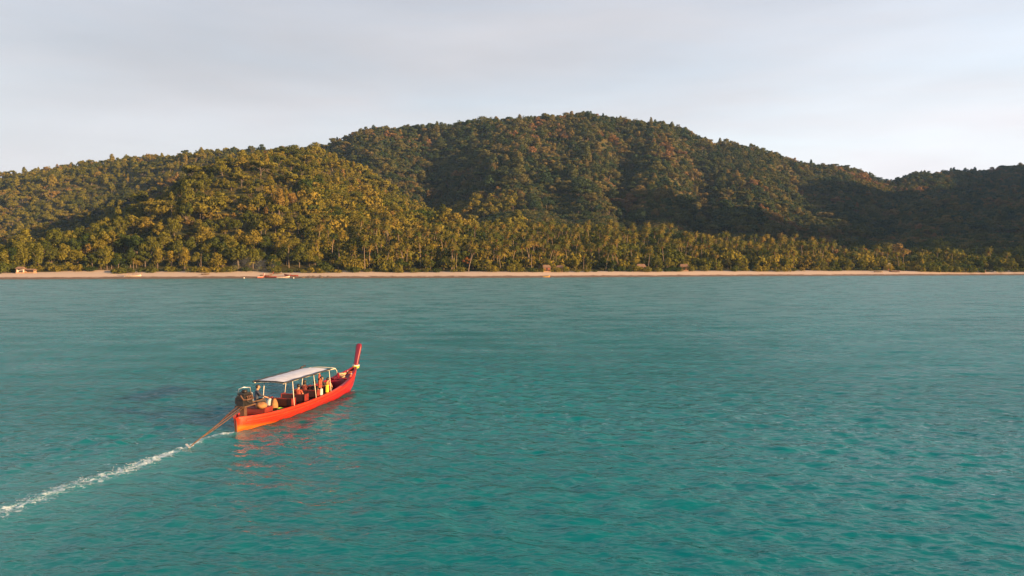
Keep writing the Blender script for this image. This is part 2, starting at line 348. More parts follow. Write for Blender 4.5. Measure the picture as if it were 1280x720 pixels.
def sea_mesh():
    front = np.linspace(R(-43), R(43), 1000); back = np.linspace(R(43), R(317), 90)[1:-1]
    th = np.concatenate([front, back])
    dth = np.where(np.arange(len(th)) < 1000, R(86) / 1000, R(274) / 90)
    off = np.arange(345, 12, -0.43); rr = 8 * 768.0 / off
    rad = np.concatenate([[3, 6, 10, 13, 15, 16.5], rr, np.geomspace(560, 2850, 9)])
    drd = np.gradient(rad)
    TH, RD = np.meshgrid(th, rad); X = RD * np.sin(TH); Y = RD * np.cos(TH)
    sp = np.maximum(RD * dth[None, :], 0.55 * drd[:, None])
    Z = np.zeros_like(X); lost = np.zeros_like(X)
    g = np.random.default_rng(3)
    wind = R(200)
    N = 90
    lam = np.geomspace(0.20, 5.0, N)
    patch = 1 + 0.55 * fbm(X / 16.0, Y / 26.0, 3, 77)
    for i in range(N):
        a = wind + g.normal(0, 0.62 if lam[i] < 2.5 else 0.35); k = 2 * math.pi / lam[i]
        slope = 0.030 * (1.0 if lam[i] < 1.3 else (1.3 / lam[i]) ** 1.0)
        att = np.clip((lam[i] / sp - 1.8) / 2.0, 0, 1)
        ph = g.uniform(0, 6.28); lost += 0.5 * slope ** 2 * (1 - att ** 2)
        Z += (slope / k) * att * np.sin(k * (math.sin(a) * X + math.cos(a) * Y) + ph + 1.2 * np.sin(0.11 * X + 0.07 * Y + i)) * (patch if lam[i] < 2 else 1.0)
    near = (RD < 70) & (np.abs(TH) < 0.8)
    d, arc = np.full(X.shape, 1e3), np.zeros(X.shape)
    d[near], arc[near] = wake_dist(X[near], Y[near])
    w = np.interp(arc, [0, 3, 5, 9, 14, 22, 40], [0.22, 0.26, 0.55, 0.78, 0.92, 1.1, 1.2])
    foam = np.exp(-(d / w) ** 2) * np.interp(arc, [0, 0.5, 3, 5.5, 7, 10, 14, 22, 40], [1.1, 1.0, 0.85, 1.0, 0.88, 0.80, 0.74, 0.66, 0.5])
    # calmer turned-over water either side of the wake, with a little hump under the foam
    side = np.exp(-(d / (w * 4.2)) ** 2)
    Z *= 1 - 0.45 * side
    Z += 0.05 * np.exp(-(d / (w * 1.1)) ** 2) * (0.4 + 1.2 * vnoise(X * 5, Y * 5, 8))
    # bow and diverging stern waves of the boat
    hx, hy = math.sin(R(13.5)), math.cos(R(13.5)); bx, by = -13.26, 36.9
    u = (X - bx) * hx + (Y - by) * hy; v = (X - bx) * hy - (Y - by) * hx
    for sgn in (1, -1):
        s = sgn * v - 0.9 - (12.4 - u) * 0.19
        env = np.exp(-(s / 0.75) ** 2) * np.clip((12.8 - u) / 2, 0, 1) * np.exp(-np.clip(12.8 - u, 0, 99) / 17)
        Z += np.where(RD < 80, 0.075 * env * np.cos(s * 3.6), 0)
    cr = 12.6 - u
    foam = np.maximum(foam, 0.80 * np.exp(-((u - 12.45) / 0.45) ** 2 - ((v - 0.25) / 0.22) ** 2))
    V = np.stack([X.ravel(), Y.ravel(), Z.ravel()], 1)
    n, m = len(th), len(rad)
    i = np.arange(m - 1)[:, None] * n; k = np.arange(n)[None, :]
    f = np.stack([(i + k), (i + (k + 1) % n), (i + n + (k + 1) % n), (i + n + k)], 2).reshape(-1, 4)
    me = mesh_np('sea', V, f, smooth=True)
    at = me.attributes.new('foam', 'FLOAT', 'POINT'); at.data.foreach_set('value', foam.ravel().astype(np.float32))
    at = me.attributes.new('ruffle', 'FLOAT', 'POINT'); at.data.foreach_set('value', np.sqrt(lost).ravel().astype(np.float32))
    at = me.attributes.new('churn', 'FLOAT', 'POINT'); at.data.foreach_set('value', side.ravel().astype(np.float32))
    return me

def mat_sea():
    m = bpy.data.materials.new('sea water'); m.use_nodes = True; n, l = m.node_tree.nodes, m.node_tree.links
    n.remove(n['Principled BSDF']); out = n['Material Output']
    g = n.new('ShaderNodeNewGeometry')
    sss = n.new('ShaderNodeSubsurfaceScattering'); sss.falloff = 'BURLEY'; sss.inputs['Scale'].default_value = 1.0; sss.inputs['Radius'].default_value = (0.5, 2.4, 2.4)
    up = n.new('ShaderNodeCombineXYZ'); up.inputs['Z'].default_value = 1.0; l.new(up.outputs[0], sss.inputs['Normal'])
    gl = n.new('ShaderNodeBsdfGlossy'); gl.inputs['Roughness'].default_value = 0.1; fr = n.new('ShaderNodeFresnel'); fr.inputs['IOR'].default_value = 1.333
    pm = n.new('ShaderNodeMixShader'); ff = n.new('ShaderNodeMath'); ff.operation = 'MULTIPLY'; l.new(fr.outputs[0], ff.inputs[0]); l.new(ff.outputs[0], pm.inputs['Fac']); l.new(sss.outputs[0], pm.inputs[1]); l.new(gl.outputs[0], pm.inputs[2])
    # body colour of the water: deep teal with slow patches
    t = n.new('ShaderNodeTexNoise'); t.inputs['Scale'].default_value = 0.035; t.inputs['Detail'].default_value = 4
    l.new(g.outputs['Position'], t.inputs['Vector'])
    r = n.new('ShaderNodeValToRGB'); r.color_ramp.elements[0].position = 0.3; r.color_ramp.elements[1].position = 0.72
    r.color_ramp.elements[0].color = (0.0, 0.126, 0.131, 1); r.color_ramp.elements[1].color = (0.0, 0.158, 0.162, 1)
    l.new(t.outputs['Fac'], r.inputs['Fac'])
    # air bubbles in the wake make the water paler
    ch = n.new('ShaderNodeAttribute'); ch.attribute_name = 'churn'
    cm = n.new('ShaderNodeMath'); cm.operation = 'MULTIPLY'; cm.inputs[1].default_value = 0.28; l.new(ch.outputs['Fac'], cm.inputs[0])
    mc = n.new('ShaderNodeMix'); mc.data_type = 'RGBA'; mc.inputs['B'].default_value = (0.07, 0.27, 0.25, 1)
    l.new(cm.outputs[0], mc.inputs['Factor']); l.new(r.outputs['Color'], mc.inputs['A']); l.new(mc.outputs['Result'], sss.inputs['Color'])
    # ripples finer than the mesh
    mpn = n.new('ShaderNodeMapping'); mpn.inputs['Scale'].default_value = (0.8, 1.5, 1); mpn.inputs['Rotation'].default_value = (0, 0, R(12)); l.new(g.outputs['Position'], mpn.inputs['Vector'])
    a = n.new('ShaderNodeTexNoise'); a.inputs['Scale'].default_value = 4.5; a.inputs['Detail'].default_value = 3; a.inputs['Distortion'].default_value = 0.6
    b = n.new('ShaderNodeTexNoise'); b.inputs['Scale'].default_value = 0.85; b.inputs['Detail'].default_value = 3; b.inputs['Distortion'].default_value = 0.4
    l.new(mpn.outputs[0], a.inputs['Vector']); l.new(mpn.outputs[0], b.inputs['Vector'])
    b1 = n.new('ShaderNodeBump'); b1.inputs['Strength'].default_value = 0.5; b1.inputs['Distance'].default_value = 0.07
    b2 = n.new('ShaderNodeBump'); b2.inputs['Strength'].default_value = 0.45; b2.inputs['Distance'].default_value = 0.30
    l.new(a.outputs['Fac'], b1.inputs['Height']); l.new(b.outputs['Fac'], b2.inputs['Height']); l.new(b2.outputs['Normal'], b1.inputs['Normal'])
    l.new(b1.outputs['Normal'], gl.inputs['Normal']); l.new(b1.outputs['Normal'], fr.inputs['Normal'])
    # ripples too fine for the mesh far out count as roughness, patchy with the wind
    ra = n.new('ShaderNodeAttribute'); ra.attribute_name = 'ruffle'
    fk = n.new('ShaderNodeMapRange'); fk.inputs['From Max'].default_value = 0.15; fk.inputs['To Min'].default_value = 1.0; fk.inputs['To Max'].default_value = 0.50; l.new(ra.outputs['Fac'], fk.inputs['Value']); l.new(fk.outputs['Result'], ff.inputs[1])   # facets turned to the viewer mirror less
    wp = n.new('ShaderNodeMapping'); wp.inputs['Scale'].default_value = (0.10, 0.22, 1); l.new(g.outputs['Position'], wp.inputs['Vector'])
    wt = n.new('ShaderNodeTexNoise'); wt.inputs['Scale'].default_value = 1.0; wt.inputs['Detail'].default_value = 8; wt.inputs['Roughness'].default_value = 0.68; l.new(wp.outputs[0], wt.inputs['Vector'])
    wr = n.new('ShaderNodeMapRange'); wr.inputs['From Min'].default_value = 0.3; wr.inputs['From Max'].default_value = 0.7; wr.inputs['To Min'].default_value = 0.9; wr.inputs['To Max'].default_value = 2.6; l.new(wt.outputs['Fac'], wr.inputs['Value'])
    rm = n.new('ShaderNodeMath'); rm.operation = 'MULTIPLY'; l.new(ra.outputs['Fac'], rm.inputs[0]); l.new(wr.outputs['Result'], rm.inputs[1])
    rx = n.new('ShaderNodeMath'); rx.operation = 'MAXIMUM'; rx.inputs[1].default_value = 0.08; l.new(rm.outputs[0], rx.inputs[0]); l.new(rx.outputs[0], gl.inputs['Roughness'])
    # foam
    fa = n.new('ShaderNodeAttribute'); fa.attribute_name = 'foam'
    fn = n.new('ShaderNodeTexNoise'); fn.inputs['Scale'].default_value = 4.2; fn.inputs['Detail'].default_value = 8; fn.inputs['Roughness'].default_value = 0.75; fn.inputs['Distortion'].default_value = 0.8
    l.new(g.outputs['Position'], fn.inputs['Vector'])
    s0 = n.new('ShaderNodeMath'); s0.operation = 'MULTIPLY_ADD'; s0.inputs[1].default_value = 3.4; s0.inputs[2].default_value = -1.75; l.new(fn.outputs['Fac'], s0.inputs[0])
    s = n.new('ShaderNodeMath'); s.operation = 'ADD'; l.new(fa.outputs['Fac'], s.inputs[0]); l.new(s0.outputs[0], s.inputs[1])
    mr = n.new('ShaderNodeMapRange'); mr.inputs['From Min'].default_value = 0.62; mr.inputs['From Max'].default_value = 1.15; mr.inputs['To Max'].default_value = 0.85; l.new(s.outputs[0], mr.inputs['Value'])
    gt = n.new('ShaderNodeMath'); gt.operation = 'MULTIPLY'; fs = n.new('ShaderNodeMapRange'); fs.inputs['From Min'].default_value = 0.12; fs.inputs['From Max'].default_value = 0.45; l.new(fa.outputs['Fac'], fs.inputs['Value'])
    l.new(mr.outputs['Result'], gt.inputs[0]); l.new(fs.outputs['Result'], gt.inputs[1])
    fd = n.new('ShaderNodeBsdfDiffuse'); fd.inputs['Color'].default_value = (0.66, 0.74, 0.76, 1)
    ms = n.new('ShaderNodeMixShader'); l.new(gt.outputs[0], ms.inputs['Fac']); l.new(pm.outputs[0], ms.inputs[1]); l.new(fd.outputs[0], ms.inputs[2])
    l.new(ms.outputs[0], out.inputs['Surface'])
    return m
sea = obj('sea', sea_mesh(), mat_sea()); tag(sea, 'calm teal sea with small ripples', 'sea', kind='structure')

# flecks of foam and spray thrown up along the wake
def flecks():
    g = np.random.default_rng(17); mb_v, mb_f = [], []
    seg = np.diff(WAKE, axis=0); L = np.hypot(seg[:, 0], seg[:, 1]); cum = np.concatenate([[0], np.cumsum(L)])
    oct_v = np.array([(1, 0, 0), (0, 1, 0), (-1, 0, 0), (0, -1, 0), (0, 0, 1), (0, 0, -1)], float)
    oct_f = np.array([(0, 1, 4), (1, 2, 4), (2, 3, 4), (3, 0, 4), (1, 0, 5), (2, 1, 5), (3, 2, 5), (0, 3, 5)])
    s = np.concatenate([g.uniform(0, 24, 120), g.normal(6.5, 1.4, 160), g.normal(11, 2.0, 90)]); s = np.clip(s, 0.05, 24)
    for q in s:
        i = min(np.searchsorted(cum, q) - 1, len(L) - 1); i = max(i, 0); t = (q - cum[i]) / L[i]
        w = np.interp(q, [0, 3, 5, 9, 14, 22], [0.10, 0.10, 0.22, 0.30, 0.34, 0.42])
        nrm = np.array([-seg[i][1], seg[i][0]]) / L[i]
        p = WAKE[i] + seg[i] * t + nrm * g.normal(0, w) + g.normal(0, 0.03, 2)
        hgt = 0.05 + abs(g.normal(0, 0.03)) * (1.8 if 5 < q < 9 else 0.8)
        r = g.uniform(0.005, 0.013) * (1.3 if 4.5 < q < 9 else 1)
        a = g.uniform(0, 6.28); sc = np.array([r * g.uniform(0.8, 2.2), r * g.uniform(0.7, 1.2), r * 0.55])
        o = oct_v * sc * g.uniform(0.7, 1.3, (6, 1)); c_, s_ = math.cos(a), math.sin(a)
        o = np.stack([o[:, 0] * c_ - o[:, 1] * s_, o[:, 0] * s_ + o[:, 1] * c_, o[:, 2]], 1) + np.array([p[0], p[1], hgt])
        mb_f.append(oct_f + 6 * len(mb_v)); mb_v.append(o)
    return mesh_np('wake_foam', np.concatenate(mb_v), np.concatenate(mb_f), smooth=True)
M_FOAM = mat_paint('foam', (0.66, 0.72, 0.74), 0.6, 0.05)
wf = obj('wake_foam', flecks(), M_FOAM)
tag(wf, 'white foam churned up along the wake behind the red boat', 'foam', kind='stuff')

# ------------------------------------------------------------------ vegetation meshes
M_BARK = mat_paint('bark', (0.10, 0.075, 0.055), 0.9, 0.4, 2.0)
M_PALMTRUNK = mat_paint('palm trunk', (0.15, 0.108, 0.075), 0.9, 0.3, 1.5)
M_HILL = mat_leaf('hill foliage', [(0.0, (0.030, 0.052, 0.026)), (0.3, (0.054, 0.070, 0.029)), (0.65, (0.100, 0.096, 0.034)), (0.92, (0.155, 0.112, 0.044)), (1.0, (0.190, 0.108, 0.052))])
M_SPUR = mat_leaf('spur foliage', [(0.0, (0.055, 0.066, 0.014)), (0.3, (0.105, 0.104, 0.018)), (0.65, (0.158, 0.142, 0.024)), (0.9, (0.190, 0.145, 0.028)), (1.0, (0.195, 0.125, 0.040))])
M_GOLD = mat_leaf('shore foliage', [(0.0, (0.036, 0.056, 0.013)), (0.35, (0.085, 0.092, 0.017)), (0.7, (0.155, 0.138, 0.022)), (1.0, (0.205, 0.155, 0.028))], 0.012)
M_PALM = mat_leaf('palm fronds', [(0.0, (0.055, 0.070, 0.016)), (0.45, (0.110, 0.102, 0.022)), (0.8, (0.160, 0.124, 0.028)), (1.0, (0.190, 0.125, 0.036))], 0.015, 0.3, 0.2)
M_DEADFROND = mat_leaf('dry fronds', [(0.0, (0.14, 0.075, 0.030)), (1.0, (0.21, 0.100, 0.035))], 0.02, 0.2, 0.15)
M_RUST = mat_leaf('rust foliage', [(0.0, (0.17, 0.070, 0.022)), (1.0, (0.21, 0.085, 0.028))], 0.02, 0.2, 0.2)

def leaves(blobs, n, size, seed, top_bias=0.25, ragged=0.2):
    """blobs: list of (centre, radii). returns quads of leaf clumps on and inside the blobs"""
    g = np.random.default_rng(seed)
    c = np.array([b[0] for b in blobs], float); rr = np.array([b[1] for b in blobs], float)
    w = (rr[:, 0] * rr[:, 1]) ** 0.8; w /= w.sum(); k = g.choice(len(blobs), n, p=w)
    d = g.normal(size=(n, 3)); d[:, 2] += top_bias; d /= np.linalg.norm(d, axis=1)[:, None]
    rad = 1.0 - np.abs(g.normal(0, ragged, n)) + g.uniform(0, 0.12, n)
    P = c[k] + rr[k] * d * rad[:, None]
    nn = d + g.normal(0, 0.55, (n, 3)); nn /= np.linalg.norm(nn, axis=1)[:, None]
    nn = np.where((np.sum(nn * d, 1) < 0)[:, None], -nn, nn)
    ref = g.normal(size=(n, 3)); a = np.cross(nn, ref); a /= np.linalg.norm(a, axis=1)[:, None]; b = np.cross(nn, a)
    s = size * g.uniform(0.55, 1.35, (n, 1)); e = g.uniform(0.45, 0.95, (n, 1))
    q = [P + a * s * 0.9, P + b * s * e + nn * s * 0.15, P - a * s * g.uniform(0.6, 1.0, (n, 1)), P - b * s * e * g.uniform(0.6, 1.1, (n, 1)) + nn * s * 0.15]
    V = np.stack(q, 1).reshape(-1, 3); fcs = np.arange(4 * n).reshape(n, 4)
    sn = d * np.array([0.8, 0.8, 0.5]) + nn * 0.45; sn /= np.linalg.norm(sn, axis=1)[:, None]
    # quads must wind so that the face normal is nn
    fn = np.cross(V[1::4] - V[0::4], V[2::4] - V[0::4]); flip = np.sum(fn * nn, 1) < 0
    fcs[flip] = fcs[flip][:, ::-1]
    return V, fcs, np.repeat(sn, 4, 0)

def crown_blobs(kind, seed):
    r = random.Random(seed); out = []
    if kind == 'dome':
        out.append(((0, 0, 6.0), (3.0, 3.0, 2.7)))
        for i in range(11):
            a = i * 2.4 + r.uniform(-.4, .4); q = r.uniform(1.6, 3.6); z = 7.4 - q * 0.75 + r.uniform(-1, 0.9); s = r.uniform(1.1, 2.0)
            out.append(((q * math.cos(a), q * math.sin(a), z), (s, s, s * 0.85)))
        for i in range(3): out.append(((r.uniform(-1.5, 1.5), r.uniform(-1.5, 1.5), r.uniform(7.8, 9.0)), (1.5, 1.5, 1.2)))
    elif kind == 'tall':
        for i in range(12):
            z = 3.6 + i * 0.66; a = i * 2.3; q = r.uniform(0.4, 1.9) * (1 - abs(i - 4) / 11); s = r.uniform(1.0, 1.8) * (1.0 if i < 9 else 0.75)
            out.append(((q * math.cos(a), q * math.sin(a), z), (s, s, s)))
    elif kind == 'umbrella':
        for i in range(10):
            a = i * 2.4; q = r.uniform(0.3, 4.0); z = 8.6 - 0.08 * q * q + r.uniform(-.5, .5); s = r.uniform(1.2, 2.0)
            out.append(((q * math.cos(a), q * math.sin(a), z), (s, s, s * 0.55)))
    elif kind == 'open':
        for i in range(14):
            a = r.uniform(0, 6.28); q = r.uniform(0.3, 3.9); z = r.uniform(4.0, 9.6 - q * 0.5); s = r.uniform(0.75, 1.5)
            out.append(((q * math.cos(a), q * math.sin(a), z), (s, s, s * 0.8)))
    elif kind == 'bush':
        out.append(((0, 0, 0.9), (1.9, 1.9, 1.3)))
        for i in range(9):
            a = i * 2.4 + r.uniform(-.4, .4); q = r.uniform(1.0, 2.6); s = r.uniform(0.7, 1.3)
            out.append(((q * math.cos(a), q * math.sin(a), r.uniform(0.7, 2.3) * (1.2 - q * .2)), (s, s, s * .9)))
    return out

def crown_mesh(kind, seed, n, size, mat, **kw):
    V, f, nr = leaves(crown_blobs(kind, seed), n, size, seed, **kw)
    me = mesh_np('crown_' + kind, V, f, smooth=True, normals=nr); me.materials.append(mat); return me

def trunk_mesh(kind, seed, h=6.5, r0=0.28, limbs=6):
    r = random.Random(seed); mb = MB()
    path = [(0, 0, -0.8), (r.uniform(-.1, .1), r.uniform(-.1, .1), h * .35), (r.uniform(-.3, .3), r.uniform(-.3, .3), h * .7), (r.uniform(-.4, .4), r.uniform(-.4, .4), h)]
    mb.tube(path, [r0 * 1.3, r0, r0 * .75, r0 * .4], 7)
    for i in range(limbs):
        z = h * r.uniform(.4, .85); a = i * 2.4; q = r.uniform(1.4, 3.0)
        mb.tube([(0, 0, z), (q * .5 * math.cos(a), q * .5 * math.sin(a), z + q * .35), (q * math.cos(a), q * math.sin(a), z + q * .9)], [r0 * .5, r0 * .35, r0 * .14], 5)
    return mb.mesh('trunk_' + kind, M_BARK, smooth=True)

def palm_crown(seed, n_fr=22, dead=5, fl=3.6):
    """fronds: an arching rib with drooping leaflets on both sides. origin at the trunk top"""
    r = random.Random(seed); V, Fc, MI = [], [], []
    for k in range(n_fr + dead):
        isd = k >= n_fr
        az = k * 2.39996 + r.uniform(-.2, .2)
        el = R(r.uniform(-75, -50)) if isd else R(75 - 110 * ((k + .5) / n_fr) ** 0.9 + r.uniform(-8, 8))
        L = fl * (r.uniform(.55, .8) if isd else r.uniform(.85, 1.12)); seg = 9; sag = (0.5 if isd else r.uniform(0.9, 1.35))
        p = Vector((0, 0, 0)); pts = [p.copy()]
        for i in range(seg):
            e = el - sag * (i / seg) ** 1.3 * (1.2 if el > 0 else 0.7)
            p = p + Vector((math.cos(az) * math.cos(e), math.sin(az) * math.cos(e), math.sin(e))) * (L / seg); pts.append(p.copy())
        side = Vector((-math.sin(az), math.cos(az), 0))
        for i in range(seg):
            a, b = pts[i], pts[i + 1]; t = (i + .5) / seg
            ll = L * 0.26 * math.sin(math.pi * min(1, 0.22 + t * 0.80)) ** 0.8
            fw = (b - a).normalized()
            for s in (1, -1):
                for h2 in (0.0, 0.5):
                    q0 = a.lerp(b, h2); q1 = a.lerp(b, h2 + 0.42)
                    tip = q0 + side * s * ll * 0.72 + fw * ll * 0.5 + Vector((0, 0, -ll * r.uniform(.35, .75)))
                    o = len(V); V += [q0, q1, tip + fw * 0.06, tip]; Fc.append((o, o + 1, o + 2, o + 3) if s > 0 else (o + 3, o + 2, o + 1, o)); MI.append(1 if isd else 0)
        # rib
        for i in range(seg):
            w = 0.05 * (1 - i / seg) + .015; o = len(V)
            V += [pts[i] + side * w, pts[i] - side * w, pts[i + 1] - side * w * .8, pts[i + 1] + side * w * .8]; Fc.append((o, o + 1, o + 2, o + 3)); MI.append(1 if isd else 0)
    V = np.array([tuple(v) for v in V]); Fc = np.array(Fc)
    out = (V - np.array([0, 0, -0.3])) * np.array([1, 1, 0.45]); out /= np.linalg.norm(out, axis=1)[:, None]
    fn = np.cross(V[Fc[:, 1]] - V[Fc[:, 0]], V[Fc[:, 2]] - V[Fc[:, 0]]); fl_ = np.sum(fn * out[Fc[:, 0]], 1) < 0
    Fc[fl_] = Fc[fl_][:, ::-1]
    fn /= np.linalg.norm(fn, axis=1)[:, None] + 1e-9; fn[fl_] *= -1
    nr = out.copy(); nr[Fc.ravel()] += 0.6 * np.repeat(fn, 4, 0); nr /= np.linalg.norm(nr, axis=1)[:, None]
    me = mesh_np('palm_crown', V, Fc, smooth=True, normals=nr)
    me.materials.append(M_PALM); me.materials.append(M_DEADFROND); me.polygons.foreach_set('material_index', MI)
    return me
def palm_trunk(seed, h, lean):
    r = random.Random(seed); mb = MB(); n = 9; path, rad = [], []
    for i in range(n):
        t = i / (n - 1); path.append((lean * t ** 1.6 * h, 0.15 * math.sin(t * 3), -1.0 + (h + 1.0) * t)); rad.append(0.27 - 0.13 * t + (0.16 * (1 - t) ** 8))
    mb.tube(path, rad, 7); return mb.mesh('palm_trunk', M_PALMTRUNK, smooth=True), path[-1]

def joined(name, parts):
    """parts of one source tree for the far-off wood, (mesh, offset)"""
    V, Fq, mats, MI, NR = [], [], [], [], []
    b = 0
    bm = bmesh.new()
    me = bpy.data.meshes.new(name)
    for m, off in parts:
        k0 = len(mats); mats += list(m.materials)
        t = m.copy(); t.transform(Matrix.Translation(off))
        mi = [p.material_index + k0 for p in t.polygons]; t.polygons.foreach_set('material_index', mi)
        bm.from_mesh(t); bpy.data.meshes.remove(t)
    bm.to_mesh(me); bm.free()
    for m in mats: me.materials.append(m)
    return me

# ------------------------------------------------------------------ the wood on the hills (one mass, geometry-node instances)
def wood(name, pts, meshes, label, cat):
    """pts: array (x, y, z, rot, scale, sz)"""
    src = bpy.data.collections.new(name + '_source')       # not linked to the scene: only the instances show
    for i, me in enumerate(meshes):
        src.objects.link(bpy.data.objects.new('%s_source_%02d' % (name, i), me))
    me = bpy.data.meshes.new(name); me.vertices.add(len(pts)); me.vertices.foreach_set('co', np.ascontiguousarray(pts[:, :3], dtype=np.float32).ravel())
    a = me.attributes.new('turn', 'FLOAT_VECTOR', 'POINT'); a.data.foreach_set('vector', np.stack([0 * pts[:, 3], 0 * pts[:, 3], pts[:, 3]], 1).astype(np.float32).ravel())
    a = me.attributes.new('size', 'FLOAT_VECTOR', 'POINT'); a.data.foreach_set('vector', np.stack([pts[:, 4], pts[:, 4], pts[:, 5]], 1).astype(np.float32).ravel())
    a = me.attributes.new('pick', 'INT', 'POINT'); a.data.foreach_set('value', pts[:, 6].astype(np.int32))
    o = obj(name, me)
    ng = bpy.data.node_groups.new(name, 'GeometryNodeTree')
    ng.interface.new_socket('Geometry', in_out='INPUT', socket_type='NodeSocketGeometry'); ng.interface.new_socket('Geometry', in_out='OUTPUT', socket_type='NodeSocketGeometry')
    n, l = ng.nodes, ng.links
    gi, go = n.new('NodeGroupInput'), n.new('NodeGroupOutput'); ip = n.new('GeometryNodeInstanceOnPoints'); ci = n.new('GeometryNodeCollectionInfo')
    ci.inputs['Collection'].default_value = src; ci.inputs['Separate Children'].default_value = True; ci.inputs['Reset Children'].default_value = True
    ip.inputs['Pick Instance'].default_value = True
    def attr(nm, ty):
        x = n.new('GeometryNodeInputNamedAttribute'); x.data_type = ty; x.inputs['Name'].default_value = nm; return x
    l.new(gi.outputs[0], ip.inputs['Points']); l.new(ci.outputs[0], ip.inputs['Instance'])
    l.new(attr('pick', 'INT').outputs['Attribute'], ip.inputs['Instance Index'])
    tr = attr('turn', 'FLOAT_VECTOR'); e2 = n.new('FunctionNodeEulerToRotation'); l.new(tr.outputs['Attribute'], e2.inputs[0]); l.new(e2.outputs[0], ip.inputs['Rotation'])
    l.new(attr('size', 'FLOAT_VECTOR').outputs['Attribute'], ip.inputs['Scale'])
    l.new(ip.outputs[0], go.inputs[0])
    md = o.modifiers.new('wood', 'NODES'); md.node_group = ng
    return tag(o, label, cat, kind='stuff')

def scatter(x0, x1, y0, y1, step, seed):
    g = np.random.default_rng(seed)
    X, Y = np.meshgrid(np.arange(x0, x1, step), np.arange(y0, y1, step))
    X = X + g.uniform(-.48, .48, X.shape) * step; Y = Y + g.uniform(-.48, .48, Y.shape) * step
    return X.ravel(), Y.ravel(), g

HK = ['dome', 'dome', 'tall', 'open', 'umbrella', 'dome', 'open', 'dome']
hill_crowns = [crown_mesh(k, 100 + i, 950, 0.46, M_HILL, ragged=0.24) for i, k in enumerate(HK)]
hill_trunks = [trunk_mesh(k, 100 + i) for i, k in enumerate(HK)]
def recol(me, mat): c = me.copy(); c.materials.clear(); c.materials.append(mat); return c
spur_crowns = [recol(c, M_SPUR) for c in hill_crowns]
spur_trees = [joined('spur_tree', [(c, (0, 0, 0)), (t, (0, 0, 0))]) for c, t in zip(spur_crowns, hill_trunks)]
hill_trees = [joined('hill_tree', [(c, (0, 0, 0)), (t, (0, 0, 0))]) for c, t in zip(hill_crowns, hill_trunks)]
bush_m = [crown_mesh('bush', 140 + i, 260, 0.40, M_HILL) for i in range(4)]

def zone(x, y):
    px = px_of(x, y); b = y - shore(x, y); yr = np.interp(px, PXT, T_RD)
    t = b / (yr - shore(x, y))
    return px, b, t
def grove(px, b):          # coconut grove behind the beach
    return (b > 28) & (b < np.interp(px, [330, 420, 560, 700, 1010, 1060, 1290], [30, 80, 130, 190, 190, 90, 60])) & (px > 330)
def scrub(px, t, x, y):    # low bushes instead of tall trees
    a = fbm(x / 90.0, y / 90.0, 3, 55)
    v = ((px > 690) & (px < 1290) & (t > 0.24) & (t < 0.46) & (a > -0.25)) | ((px > 575) & (px < 720) & (t > 0.3) & (t < 0.66) & (a > -0.12)) | ((px < 165) & (t > 0.22) & (t < 0.5))
    return v
x, y, g = scatter(-1000, 1500, 440, 1850, 7.0, 21)
px, b, t = zone(x, y)
vis = (px > -170) & (px < 1450) & (b > 36) & (t < 1.06)
x, y, px, b, t = x[vis], y[vis], px[vis], b[vis], t[vis]
gr = grove(px, b); sc = scrub(px, t, x, y)
keep = ~gr & ~sc & (g.uniform(0, 1, len(x)) < 0.86)
kx, ky = x[keep], y[keep]; kt = t[keep]; kpx = px[keep]
s = g.lognormal(-0.03, 0.44, len(kx)) * 0.84 * np.where((kpx > 440) & (kt > 0.4), 1.4, 1.0) * np.interp(kt, [0, .3, .7, .95, 1], [0.95, 0.95, 1.12, 1.0, 0.85]); s = np.clip(s, .42, 2.4) * np.where((kpx < 560) & (kt < 0.72), 0.82, 1.0)
sz = np.minimum(s, 1.5) * g.uniform(0.7, 1.08, len(kx)); pick = g.integers(0, len(hill_trees), len(kx))
P = np.stack([kx, ky, ground(kx, ky) - 0.8 * s, g.uniform(0, 6.28, len(kx)), s, sz, pick], 1)
# the trees that show largest stand as single things
order = np.argsort(-(s * sz) / ky * g.uniform(0.8, 1.2, len(kx)) * (kpx > -5) * (kpx < 1285) * np.where(kt > 0.45, 1.25, 1.0))[:250]
single = P[order]; rest = np.delete(P, order, 0)
def on_spur(x, y):
    k = np.clip(((x + 247) * 19 - (y - 880) * 190) / (19.0 ** 2 + 190 ** 2), 0, 1); dx, dy = x + 247 - 19 * k, y - 880 + 190 * k
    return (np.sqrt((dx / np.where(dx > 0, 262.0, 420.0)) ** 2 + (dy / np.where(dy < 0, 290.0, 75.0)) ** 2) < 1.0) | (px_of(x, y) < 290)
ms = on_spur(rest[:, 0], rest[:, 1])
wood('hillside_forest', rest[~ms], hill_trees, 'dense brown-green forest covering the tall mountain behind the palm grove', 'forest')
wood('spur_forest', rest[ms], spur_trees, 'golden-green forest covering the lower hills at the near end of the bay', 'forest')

# low growth: bushes between and under the trees, and the scrub fields
x2, y2, g = scatter(-1000, 1500, 440, 1800, 6.2, 22)
px2, b2, t2 = zone(x2, y2)
v2 = (px2 > -150) & (px2 < 1430) & (b2 > 38) & (t2 < 1.02)
x2, y2, px2, b2, t2 = x2[v2], y2[v2], px2[v2], b2[v2], t2[v2]
sc2 = scrub(px2, t2, x2, y2); k2 = sc2 | (g.uniform(0, 1, len(x2)) < 0.42)
x2, y2, sc2 = x2[k2], y2[k2], sc2[k2]
s2 = np.where(sc2, g.uniform(0.8, 1.9, len(x2)), g.uniform(0.6, 1.5, len(x2)))
P2 = np.stack([x2, y2, ground(x2, y2) - 0.3, g.uniform(0, 6.28, len(x2)), s2, s2 * g.uniform(.7, 1.2, len(x2)), g.integers(0, 4, len(x2))], 1)
wood('scrub', P2, bush_m, 'low dense scrub and undergrowth on the slopes and valley floor', 'scrub')
